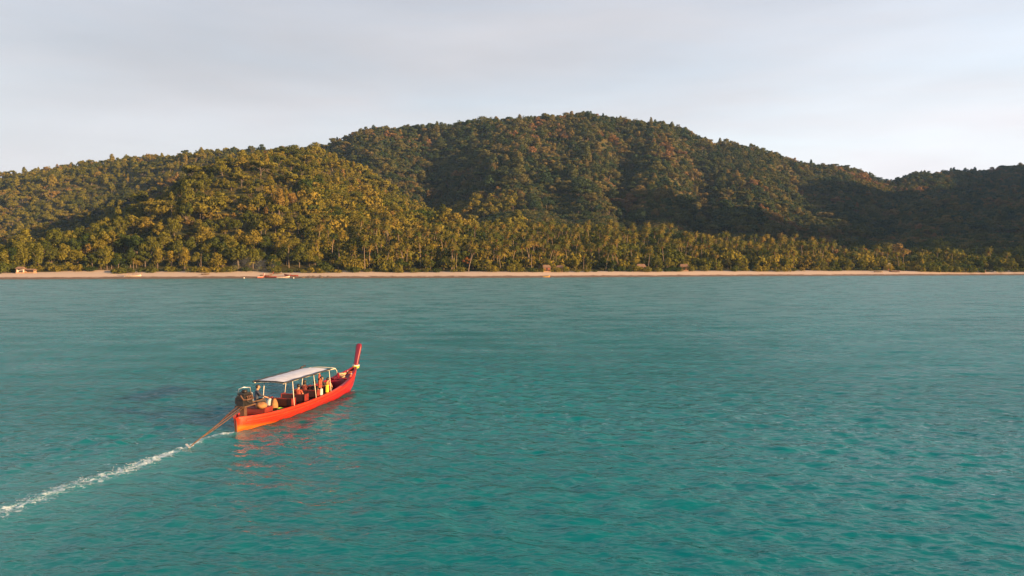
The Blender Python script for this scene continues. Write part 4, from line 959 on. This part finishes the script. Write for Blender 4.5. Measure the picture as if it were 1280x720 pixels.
e = MB(); e.tube([S0 + Vector((.13, .1, .06)), S0.lerp(S1, .3) + Vector((.06, 0, .03)), S0.lerp(S1, .5)], [.03, .028, .02], 7); e.tube([S0 + Vector((-.13, .1, .06)), S0.lerp(S1, .3) + Vector((-.06, 0, .03)), S0.lerp(S1, .5)], [.03, .028, .02], 7); e.build('shaft_brace', M_RUSTY, engine, True)
e = MB(); e.ball(tuple(S1), .06, 10, 6)
for k in range(3):
    a = k * 2.094 + .4; dv = Vector((math.cos(a), .1, math.sin(a))); e.box(tuple(S1 + dv * .13), (.10, .03, .16), dv.to_track_quat('Z', 'Y').to_matrix())
e.build('propeller', M_STEEL, engine)
e = MB(); e.tube([(.06, .95, 1.20), (.05, 2.0, 1.16), (-.02, 2.95, 1.19)], [.035, .03, .028], 8); e.build('tiller', M_TIMBER, engine, True)
e = MB(); e.tube([(.03, .02, -.2), (.02, .0, .3), (.0, .05, .62)], .04, 6); e.build('rudder_post', M_DECK, BOAT)

# ------------------------------------------------------------------ people
M_SKIN = mat_paint('skin', (0.36, 0.19, 0.115), 0.6, 0.08, 8)
M_HAIR = mat_paint('black hair', (0.018, 0.013, 0.011), 0.55, 0.3, 12)
M_EYE = mat_paint('eye', (0.05, 0.035, 0.03), 0.3, 0.1)
def rot2(v, a): c, s_ = math.cos(a), math.sin(a); return Vector((v[0] * c - v[1] * s_, v[0] * s_ + v[1] * c, v[2]))
def person(loc, rz, shirt, trousers, label, arms, scale=1.0, lean=0.0, head_turn=0.0, hair='short', sleeves='short', group=None):
    """seated figure facing +Y, origin at the seat. arms: ((elbow, wrist) right, left)"""
    V, E, RD, RG = [], [], [], []
    def vert(p, r, reg, parent=None):
        V.append(Vector(p)); RD.append(r); RG.append(reg)
        if parent is not None: E.append((parent, len(V) - 1))
        return len(V) - 1
    ln = lambda z: -lean * z
    pel = vert((0, 0, .09), (.155, .12), 't'); bel = vert((0, ln(-.2), .22), (.145, .11), 's', pel); wst = vert((0, .02 - ln(.30), .32), (.14, .105), 's', bel)
    chs = vert((0, .02 - ln(.45), .45), (.165, .115), 's', wst); clv = vert((0, .01 - ln(.55), .545), (.10, .085), 's', chs)
    nk = vert((0, .02 - ln(.62), .62), (.052, .055), 'k', clv); hb = vert((0, .045 - ln(.68), .685), (.066, .078), 'k', nk); hm = vert((0, .045 - ln(.77), .765), (.080, .098), 'k', hb); ht = vert((0, .035 - ln(.84), .845), (.066, .078), 'k', hm)
    HC = Vector((0, .045 - ln(.77), .765))
    hands = []
    for sg, (elb, wri) in zip((1, -1), arms):
        sh = vert((sg * .175, .01 - ln(.53), .515), (.065, .062), 's', clv); se = vert((Vector((sg * .195, .01 - ln(.5), .48)) * .5 + Vector(elb) * .5), (.052, .052), 's', sh)
        el = vert(elb, (.041, .041), 's' if sleeves == 'long' else 'k', se); fm = vert(Vector(elb) * .55 + Vector(wri) * .45, (.039, .037), 's' if sleeves == 'long' else 'k', el)
        wr = vert(wri, (.028, .024), 'k', fm); dirv = (Vector(wri) - Vector(elb)).normalized(); pm = vert(Vector(wri) + dirv * .06, (.040, .018), 'k', wr)
        vert(Vector(wri) + dirv * .095, (.036, .015), 'k', pm); hands.append((Vector(wri) + dirv * .085, dirv, sg))
        hp = vert((sg * .095, .06, .07), (.105, .10), 't', pel); md = vert((sg * .115, .26, .085), (.085, .082), 't', hp); kn = vert((sg * .13, .45, .07), (.062, .062), 't', md)
        cf = vert((sg * .13, .46, -.12), (.056, .058), 't', kn); an = vert((sg * .13, .45, -.36), (.036, .038), 'k', cf); ft = vert((sg * .135, .52, -.40), (.042, .030), 'k', an); vert((sg * .14, .62, -.41), (.036, .022), 'k', ft)
    me = bpy.data.meshes.new('person_rig'); me.from_pydata([tuple(v) for v in V], E, []); me.update()
    ob = bpy.data.objects.new('person_rig', me); COL.objects.link(ob)
    ob.modifiers.new('skin', 'SKIN'); sb = ob.modifiers.new('sub', 'SUBSURF'); sb.levels = 2; sb.render_levels = 2
    for i, sv in enumerate(me.skin_vertices[0].data): sv.radius = RD[i]; sv.use_root = (i == 0)
    dg = bpy.context.evaluated_depsgraph_get(); ev = ob.evaluated_get(dg); body = bpy.data.meshes.new_from_object(ev)
    bpy.data.objects.remove(ob)
    # fingers: four unequal bent chains and a thumb, rooted inside the palm
    fb = MB()
    for hp_, dv, sg in hands:
        sx = dv.cross(Vector((0, 0, 1))).normalized(); dn = Vector((0, 0, -1))
        for k, L in enumerate((.068, .078, .072, .056)):
            o_ = hp_ + sx * (k - 1.5) * .019; fb.tube([o_ - dv * .02, o_ + dv * L * .45, o_ + dv * L * .75 + dn * L * .35, o_ + dv * L * .7 + dn * L * .7], [.009, .009, .0085, .007], 6)
        o_ = hp_ - dv * .05 - sx * .034 * sg; fb.tube([o_ + sx * sg * .01, o_ - sx * sg * .02 + dv * .02, o_ - sx * sg * .022 + dv * .05 + dn * .01], [.0105, .010, .008], 6)
    fb.ball((0, HC.y + .098, HC.z - .012), (.014, .018, .024), 8, 6)                      # nose
    fb.ball((0, HC.y + .080, HC.z - .052), (.024, .012, .010), 8, 6)                      # lips
    for sg in (1, -1): fb.ball((sg * .083, HC.y - .005, HC.z - .005), (.012, .02, .032), 8, 6)   # ears
    fm_ = fb.mesh('extra'); 
    for m in (shirt, trousers, M_SKIN): body.materials.append(m)
    KD = [(V[a], V[b_], RG[b_]) for a, b_ in E]
    for f_ in body.polygons:
        c = f_.center; best = None
        for a, b_, rg in KD:
            d_ = b_ - a; t_ = max(0, min(1, (c - a).dot(d_) / max(d_.length_squared, 1e-9))); q = (c - a - d_ * t_).length
            if best is None or q < best[0]: best = (q, rg)
        f_.material_index = {'s': 0, 't': 1, 'k': 2}[best[1]]; f_.use_smooth = True
    bm = bmesh.new(); bm.from_mesh(body); n0 = len(bm.faces); bm.from_mesh(fm_); bm.faces.ensure_lookup_table()
    for f_ in bm.faces[n0:]: f_.material_index = 2; f_.smooth = True
    if head_turn:
        for v in bm.verts:
            w = max(0, min(1, (v.co.z - .62) / .05)) if abs(v.co.x) < .14 and (v.co - HC).length < .22 else 0
            if w: q = v.co - HC; v.co = HC + rot2(q, head_turn * w)
    bm.to_mesh(body); bm.free()
    root = empty('person', loc, rz, label, 'person', group); root.scale = (scale,) * 3
    obj('body', body, None, root)
    hb_ = MB(); hb_.ball((0, 0, 0), (.101, .119, .104), 16, 10)
    hv = []
    for v in hb_.v:
        x_, y_, z_ = v
        if y_ > .02 and z_ < .055: y_ = .02 + (y_ - .02) * .2; x_ *= .93           # leaves the face free
        if z_ < -.02: z_ = (-.02 + (z_ + .02) * (1.0 if hair == 'short' else 2.6)) 
        hv.append(tuple(HC + rot2(Vector((x_, y_ - .016, z_ + .026)), head_turn)))
    hb_.v = hv; hb_.build('hair', M_HAIR, root, True)
    for sg in (1, -1):
        q = HC + rot2(Vector((sg * .034, .088, .012)), head_turn); mb_ = MB(); mb_.ball(tuple(q), (.012, .008, .008), 8, 6); mb_.build('eye', M_EYE, root, True)
    return root
def bl(v, u, z):   # boat coordinates (starboard, forward, up) to world
    a = R(13.5); return (-13.26 + u * math.sin(a) + v * math.cos(a), 36.9 + u * math.cos(a) - v * math.sin(a), z)
BR = -R(13.5)
M_NAVY = mat_paint('navy shirt', (0.022, 0.030, 0.055), 0.8, 0.2, 6); M_DARKT = mat_paint('dark trousers', (0.03, 0.03, 0.035), 0.8, 0.2, 6)
M_DSH = mat_paint('black shirt', (0.020, 0.018, 0.022), 0.8, 0.2, 6); M_MSH = mat_paint('maroon shirt', (0.12, 0.02, 0.02), 0.8, 0.2, 6)
M_ORSH = mat_paint('orange shirt', (0.24, 0.042, 0.022), 0.8, 0.15, 6); M_PEACH = mat_paint('peach top', (0.30, 0.12, 0.07), 0.8, 0.15, 6); M_BLUET = mat_paint('blue shorts', (0.05, 0.08, 0.16), 0.8, 0.2, 6)
lap = (((.25, .10, .30), (.14, .33, .19)), ((-.25, .10, .30), (-.14, .33, .19)))
person(bl(-.45, 2.42, .97), BR - R(42), M_NAVY, M_DARKT, 'boatman in a dark navy long-sleeved shirt holding the tiller beside the engine',
       (((.28, .22, .34), (.30, .47, .24)), ((-.25, .14, .32), (.10, .42, .24))), 1.0, .10, R(-18), 'short', 'long')
person(bl(.18, 5.58, .54), BR + R(8), M_ORSH, M_BLUET, 'passenger in an orange top sitting under the canopy on the second bench', lap, 1.0, .05, R(20))
person(bl(.38, 6.98, .54), BR - R(6), M_DSH, M_DARKT, 'passenger in a black shirt sitting by the starboard posts under the canopy', lap, 1.0, .12, R(-10))
person(bl(-.22, 7.02, .54), BR + R(4), M_MSH, M_DARKT, 'long-haired passenger in a dark maroon shirt in the middle of the canopy', lap, 1.02, .0, R(5), 'long')
person(bl(.12, 8.40, .56), BR - R(10), M_DSH, M_BLUET, 'long-haired passenger in black on the front bench under the canopy', lap, 1.02, .0, R(-25), 'long')
person(bl(.50, 8.42, .56), BR + R(6), M_PEACH, M_DARKT, 'passenger in a peach top on the front bench beside the yellow bag', lap, .95, .08, R(-15))

# ------------------------------------------------------------------ things carried in the boat
def blobby(name, c, rad, mat, label, cat, jit=.08, extra=None):
    e = empty(name, bl(*c), BR, label, cat); mb_ = MB(); mb_.ball((0, 0, rad[2] * .9), rad, 18, 12, jit, random.Random(len(label)))
    mb_.build('sack', mat, e, True)
    if extra: extra(e)
    return e
def knot(e): mb_ = MB(); mb_.tube([(0, 0, .36), (.02, .01, .46), (.06, .0, .50)], [.10, .045, .08], 8); mb_.build('tied_neck', e.children[0].data.materials[0], e, True)
blobby('bundle', (.30, 1.72, .80), (.29, .27, .17), M_TAN, 'round tan sackcloth bundle lying on the stern box behind the engine', 'bundle', .07)
blobby('sack', (-.36, 3.62, .20), (.20, .19, .40), M_WHITEC, 'pale white sack standing behind the first bench', 'sack', .06, knot)
blobby('sack', (-.10, 3.62, .20), (.18, .2, .40), M_TAN, 'straw-coloured sack standing beside the pale white sack', 'sack', .06)
def bag(c, mat, label, h=.42):
    e = empty('bag', bl(*c), BR + R(20), label, 'bag'); mb_ = MB(); mb_.box((0, 0, h / 2), (.17, .34, h), None, .86); o = mb_.build('bag_body', mat, e, True, .035)
    mb_ = MB(); mb_.tube([(0, -.10, h - .02), (0, -.09, h + .13), (0, 0, h + .19), (0, .09, h + .13), (0, .10, h - .02)], .012, 6); mb_.build('handle', mat, e, True)
bag((.80, 7.80, .66), M_YEL, 'bright yellow bag on the starboard rail by the front post')
bag((.72, 7.22, .56), M_WHITEC, 'white bag on the starboard side below the front post', .38)
e = empty('rope_coil', bl(.45, 3.35, .215), BR, 'yellow-green rope coil lying on the floor behind the first bench', 'rope')
for k in range(4): mb_ = MB(); mb_.torus((0, 0, .05 + .075 * k), .19 - .012 * k, .04, (0.05 * k, .04, 1)); mb_.build('loop', M_GREEN, e, True)
e = empty('life_ring', bl(.28, 11.35, .84), BR, 'orange and white life ring lying against the bow deck', 'life ring'); e.rotation_euler = (R(60), 0, BR - R(20)); 
mb_ = MB(); mb_.torus((0, .30, 0), .25, .06); mb_.build('ring', M_LIFE, e, True)
for k in range(4):
    a = k * math.pi / 2 + .4; mb_ = MB(); mb_.torus((.25 * math.cos(a), .30 + .25 * math.sin(a), 0), .064, .012, (-math.sin(a), math.cos(a), 0), 12, 6); mb_.build('band', M_WHITEC, e, True)
e = empty('mooring_rope', bl(0, 11.2, .9), BR, 'tangled orange-brown mooring rope heaped on the bow deck', 'rope')
rr_ = random.Random(4); path = [(.32 * math.sin(i * 1.1) * rr_.uniform(.5, 1) , .25 * math.cos(i * 1.37) + .15, .10 + .012 * i) for i in range(22)]; mb_ = MB(); mb_.tube(path, .024, 6); mb_.build('rope', M_ROPE, e, True)
mb_ = MB(); mb_.tube([(-.16, -.05, .36), (.0, .1, .34), (.3, .5, .30), (.34, .9, .38)], .022, 6); mb_.build('rope_end', M_LIFE, e, True)
for k, (v_, u_) in enumerate(((.80, 6.95), (-.2, 8.78))):
    e = empty('life_vest', bl(v_, u_, 1.08), BR + R(15 * k), ['orange life vest hanging from the starboard canopy rail', 'orange life vest hanging from the front canopy hoop'][k], 'life vest')
    for sg in (1, -1): mb_ = MB(); mb_.box((0, sg * .09, .18), (.10, .15, .42), None, .8); mb_.build('panel', M_LIFE, e, True, .03)
    mb_ = MB(); mb_.tube([(0, -.09, .38), (0, 0, .47), (0, .09, .38)], .04, 7); mb_.build('collar', M_LIFE, e, True)
    mb_ = MB(); mb_.box((0, 0, .14), (.125, .34, .03)); mb_.build('strap', M_BLACK, e)

# ------------------------------------------------------------------ huts, houses and boats on the beach
M_THATCH = mat_paint('thatch', (0.16, 0.09, 0.055), 0.95, 0.35, 3, 0.6)
M_REDW = mat_paint('red-brown wall', (0.20, 0.06, 0.035), 0.8, 0.25, 2)
M_WHITEW = mat_paint('whitewash', (0.42, 0.38, 0.36), 0.8, 0.1, 2)
M_BLUER = mat_paint('blue metal roof', (0.22, 0.45, 0.62), 0.45, 0.12, 2)
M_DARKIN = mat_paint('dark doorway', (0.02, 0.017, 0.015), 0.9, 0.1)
M_WOODB = mat_paint('bleached wood', (0.26, 0.16, 0.10), 0.85, 0.25, 2)
def hut(p, b_, w, d, hw, hr, wall, roof, label, rz=0.0, open_front=True, name='beach_hut'):
    X_, Y_ = at_px(p, float(np.interp(p, PXT, T_SH)) + b_); e = empty(name, (X_, Y_, G(X_, Y_)), rz, label, 'hut' if name == 'beach_hut' else 'house')
    m = MB(); m.box((0, 0, .05), (w + .5, d + .5, 1.1)); m.build('platform', M_WOODB, e)
    for sx in (-1, 1):
        for sy in (-1, 1):
            m = MB(); m.tube([(sx * w / 2, sy * d / 2, .5), (sx * w / 2, sy * d / 2, .6 + hw)], .10, 6); m.build('post', M_WOODB, e)
    m = MB(); m.box((0, d / 2 - .1, .6 + hw / 2), (w - .25, .1, hw)); m.build('back_wall', wall, e)
    for sx in (-1, 1): m = MB(); m.box((sx * (w / 2 - .12), .1, .6 + hw * (.5 if not open_front else .35)), (.1, d - .4, hw * (1 if not open_front else .7))); m.build('side_wall', wall, e)
    if not open_front:
        for sx, ww in ((-1, w * .36), (1, w * .36)): m = MB(); m.box((sx * (w / 2 - ww / 2 - .13), -d / 2 + .12, .6 + hw / 2), (ww, .1, hw)); m.build('front_wall', wall, e)
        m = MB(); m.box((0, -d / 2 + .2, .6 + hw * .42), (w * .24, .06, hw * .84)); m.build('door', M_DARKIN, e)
    m = MB(); z0 = .6 + hw; o_ = .6
    m.add([(-w / 2 - o_, -d / 2 - o_, z0 - .15), (w / 2 + o_, -d / 2 - o_, z0 - .15), (w / 2 + o_, d / 2 + o_, z0 - .15), (-w / 2 - o_, d / 2 + o_, z0 - .15), (-w / 2 + .2, 0, z0 + hr), (w / 2 - .2, 0, z0 + hr)],
          [(0, 1, 5, 4), (2, 3, 4, 5), (1, 2, 5), (3, 0, 4), (3, 2, 1, 0)]); m.build('roof', roof, e)
    return e
hut(26, 23, 3.6, 3.0, 2.2, 1.1, M_WHITEW, M_THATCH, 'small hut with pale walls at the edge of the sand by the golden trees', .15)
hut(38, 24, 5.5, 2.4, 1.3, .7, M_WOODB, M_THATCH, 'low bleached wooden shed beside the pale-walled hut', -.05)
hut(683, 31, 4.6, 4, 2.4, 1.7, M_REDW, M_THATCH, 'red-brown bungalow with two neighbours under the palms', .1, False)
hut(700, 32, 4.0, 4, 2.3, 1.5, M_REDW, M_THATCH, 'smaller red-brown bungalow beside the taller roofed bungalow', -.2, False)
hut(801, 31, 5.6, 4.5, 2.6, 1.9, M_REDW, M_THATCH, 'broad red-brown bungalow with an open porch under the palms', .05)
hut(855, 32, 5.4, 4.2, 2.5, 1.8, M_REDW, M_THATCH, 'red-brown bungalow standing alone near the bend of the beach', -.1, False)
hut(1083, 74, 9, 6, 3.4, 1.4, M_WHITEW, M_BLUER, 'house with a pale blue metal roof among the trees', .1, False, 'house')
hut(1109, 42, 4.2, 4, 3.6, 1.2, M_WHITEW, M_WHITEW, 'small white house between the dark trees behind the beach', -.1, False, 'house')

def small_boat(p, b_, L, hullmat, trim, label, rz, cover=None, z_off=0.0, stem=True):
    X_, Y_ = at_px(p, float(np.interp(p, PXT, T_SH)) + b_); e = empty('beached_boat', (X_, Y_, max(G(X_, Y_), -.1) + z_off), rz, label, 'boat')
    bw_ = L * .095; rows_ = []; inn = []
    st = [0, .03, .1, .25, .45, .65, .8, .9, .96, 1.0]
    for t_ in st:
        b0 = bw_ * np.interp(t_, [0, .08, .3, .55, .8, .95, 1], [.15, .5, .9, 1, .72, .28, .05]); gz_ = .75 + .1 * (1 - t_) ** 3 + .75 * max(0, t_ - .5) ** 2 * 4; kz_ = .02 + .9 * max(0, t_ - .82) ** 1.5 * 9
        pr = [(0.05, 0), (.62, .22), (.9, .6), (1, 1)]
        rows_.append([(t_ * L - L / 2, -b0 * a, kz_ + (gz_ - kz_) * c) for a, c in reversed(pr)] + [(t_ * L - L / 2, b0 * a, kz_ + (gz_ - kz_) * c) for a, c in pr])
        if .02 < t_ < .97: inn.append([(t_ * L - L / 2, -b0 * .93, gz_ - .06), (t_ * L - L / 2, -b0 * .75, kz_ + .22), (t_ * L - L / 2, b0 * .75, kz_ + .22), (t_ * L - L / 2, b0 * .93, gz_ - .06)])
    m = MB(); m.grid(rows_); m.build('hull', hullmat, e, True)
    m = MB(); m.grid(inn); m.build('lining', M_WOODB, e, True)
    for sg in (0, -1): m = MB(); m.tube([(r_[sg][0], r_[sg][1], r_[sg][2] + .02) for r_ in rows_], .06, 6); m.build('gunwale', trim, e, True)
    for t_ in (.3, .5, .7): m = MB(); m.box(((t_ - .5) * L, 0, .62), (.3, bw_ * 1.75 * np.interp(t_, [.3, .5, .7], [.9, 1, .85]), .06)); m.build('bench', M_WOODB, e)
    if stem: m = MB(); m.tube([(L / 2 - .1, 0, 1.3), (L / 2 + .15, 0, 1.9), (L / 2 + .35, 0, 2.7)], [.12, .14, .16], 6); m.build('stem_post', trim, e, True)
    if cover:
        m = MB(); m.grid([[(u_, v_, 2.3 + .25 * (1 - (v_ / bw_) ** 2)) for v_ in np.linspace(-bw_, bw_, 6)] for u_ in (-L * .28, 0, L * .22)]); m.grid([[(u_, v_, 2.24 + .25 * (1 - (v_ / bw_) ** 2)) for v_ in np.linspace(bw_, -bw_, 6)] for u_ in (-L * .28, 0, L * .22)]); m.build('canopy', cover, e)
        for u_ in (-L * .27, -.02 * L, L * .21):
            for sg in (1, -1): m = MB(); m.tube([(u_, sg * bw_ * .85, .7), (u_, sg * bw_ * .9, 2.28)], .06, 6); m.build('canopy_post', M_WOODB, e)
    return e
M_REDB = mat_paint('red boat paint', (0.27, 0.035, 0.022), 0.5, 0.2, 2); M_DKB = mat_paint('dark boat paint', (0.05, 0.045, 0.045), 0.6, 0.3, 2); M_WHB = mat_paint('white boat paint', (0.46, 0.42, 0.38), 0.5, 0.1, 2)
small_boat(166, 11, 9.5, M_WHB, M_WOODB, 'pale beached boat with a tan roof alone on the sand', .12, M_THATCH)
small_boat(257, 20, 5.0, M_DKB, M_DKB, 'small dark rowing boat lying alone on the sand', .3, None, 0, False)
small_boat(326, 6, 4.6, M_REDB, M_WHB, 'short red boat with a white rim drawn up at the waterline', .9)
small_boat(338, 7, 8.5, M_REDB, M_REDB, 'long red boat with a raised prow drawn up at the waterline', 2.9)
small_boat(354, 4, 7.5, M_WHB, M_REDB, 'white boat with red rims drawn up at the waterline', .15)
small_boat(364, 14, 9.0, M_REDB, M_DKB, 'red boat with dark rims higher up the sand', 3.0)
small_boat(333, 16, 7.5, M_DKB, M_REDB, 'dark boat with red rims behind the red boats', .2)
small_boat(347, 24, 5.5, M_DKB, M_DKB, 'dark boat in the shade behind the beached red boats', .4, None, 0, False)
small_boat(683, 2, 4.6, M_TAN, M_YEL, 'small yellow-rimmed boat lying at the waterline below the bungalows', .08, None, -.25, False)
small_boat(1098, 20, 7.5, M_DKB, M_DKB, 'dark boat on the reddish sand below the white house', .1)
small_boat(1118, 20, 8.0, M_DKB, M_REDB, 'dark boat with red rims on the sand beside the low golden bushes', 3.0)
small_boat(1228, 22, 6.0, M_REDB, M_DKB, 'red-brown boat drawn up where the trees reach the sand', .2)
small_boat(1246, 22, 5.5, M_WHB, M_DKB, 'pale boat drawn up beside the red-brown boat', .1)
def buoy(p, b_, mat, label):
    d_ = float(np.interp(p, PXT, T_SH)) + b_; X_, Y_ = at_px(p, d_); e = empty('mooring_buoy', (X_, Y_, max(0, G(X_, Y_))), 0, label, 'buoy')
    m = MB(); m.ball((0, 0, .3), (.45, .45, .42), 12, 8); m.build('float', mat, e, True); m = MB(); m.torus((0, 0, .76), .10, .03, (1, 0, 0), 12, 6); m.build('ring', M_DKB, e, True)
buoy(305, 2, M_WHB, 'white round buoy lying alone at the waterline'); buoy(367, -3, M_WHB, 'white round buoy floating beside the beached boats')

# dark rocks at the end of the boat landing
M_ROCK = mat_paint('rock', (0.10, 0.07, 0.05), 0.9, 0.4, 1.0, 0.4)
rk = random.Random(9)
for k in range(16):
    p_ = rk.uniform(378, 420); d_ = float(np.interp(p_, PXT, T_SH)) + rk.uniform(3, 12); X_, Y_ = at_px(p_, d_); m = MB(); s_ = rk.uniform(.4, 1.0)
    m.ball((0, 0, 0), (s_ * 1.6, s_ * 1.2, s_ * .7), 9, 6, .22, rk); o = m.build('beach_rock', M_ROCK); o.location = (X_, Y_, max(G(X_, Y_), 0) + s_ * .1); o.rotation_euler = (0, 0, rk.uniform(0, 6))
    tag(o, 'brown rock lying on the sand between the boats and the palms', 'rock', 'rocks on the beach')

# ------------------------------------------------------------------ drifting wood smoke
def volume(name, dens, col, noise=None, aniso=0.0):
    m = bpy.data.materials.new(name); m.use_nodes = True; n_, l_ = m.node_tree.nodes, m.node_tree.links; n_.clear()
    o = n_.new('ShaderNodeOutputMaterial'); v = n_.new('ShaderNodeVolumePrincipled'); v.inputs['Color'].default_value = col + (1,); v.inputs['Density'].default_value = dens; v.inputs['Anisotropy'].default_value = aniso
    if noise:
        t_ = n_.new('ShaderNodeTexNoise'); t_.inputs['Scale'].default_value = noise; t_.inputs['Detail'].default_value = 3; c = n_.new('ShaderNodeTexCoord'); l_.new(c.outputs['Object'], t_.inputs['Vector'])
        r_ = n_.new('ShaderNodeMapRange'); r_.inputs['From Min'].default_value = .38; r_.inputs['From Max'].default_value = .7; r_.inputs['To Max'].default_value = dens * 2.2; l_.new(t_.outputs['Fac'], r_.inputs['Value']); l_.new(r_.outputs['Result'], v.inputs['Density'])
    l_.new(v.outputs[0], o.inputs['Volume']); return m
X_, Y_ = at_px(318, float(np.interp(318, PXT, T_SH)) + 31)
m = MB()
m.ball((0, 0, 5.0), (15, 3.0, 6.0), 20, 12, .08, random.Random(2)); sm = m.build('smoke', volume('smoke', 0.012, (.75, .80, .88), 0.16), None, True, 0, (X_, Y_, G(X_, Y_) - 1))
tag(sm, 'thin blue-grey smoke drifting before the dark trees', 'smoke', kind='stuff')
m = MB(); m.box((100, 50, 298), (6300, 6000, 620)); hz = m.build('haze', volume('haze', HAZE, (.36, .60, 1.0)))
tag(hz, 'faint evening haze over the bay and hills', 'haze', kind='stuff')
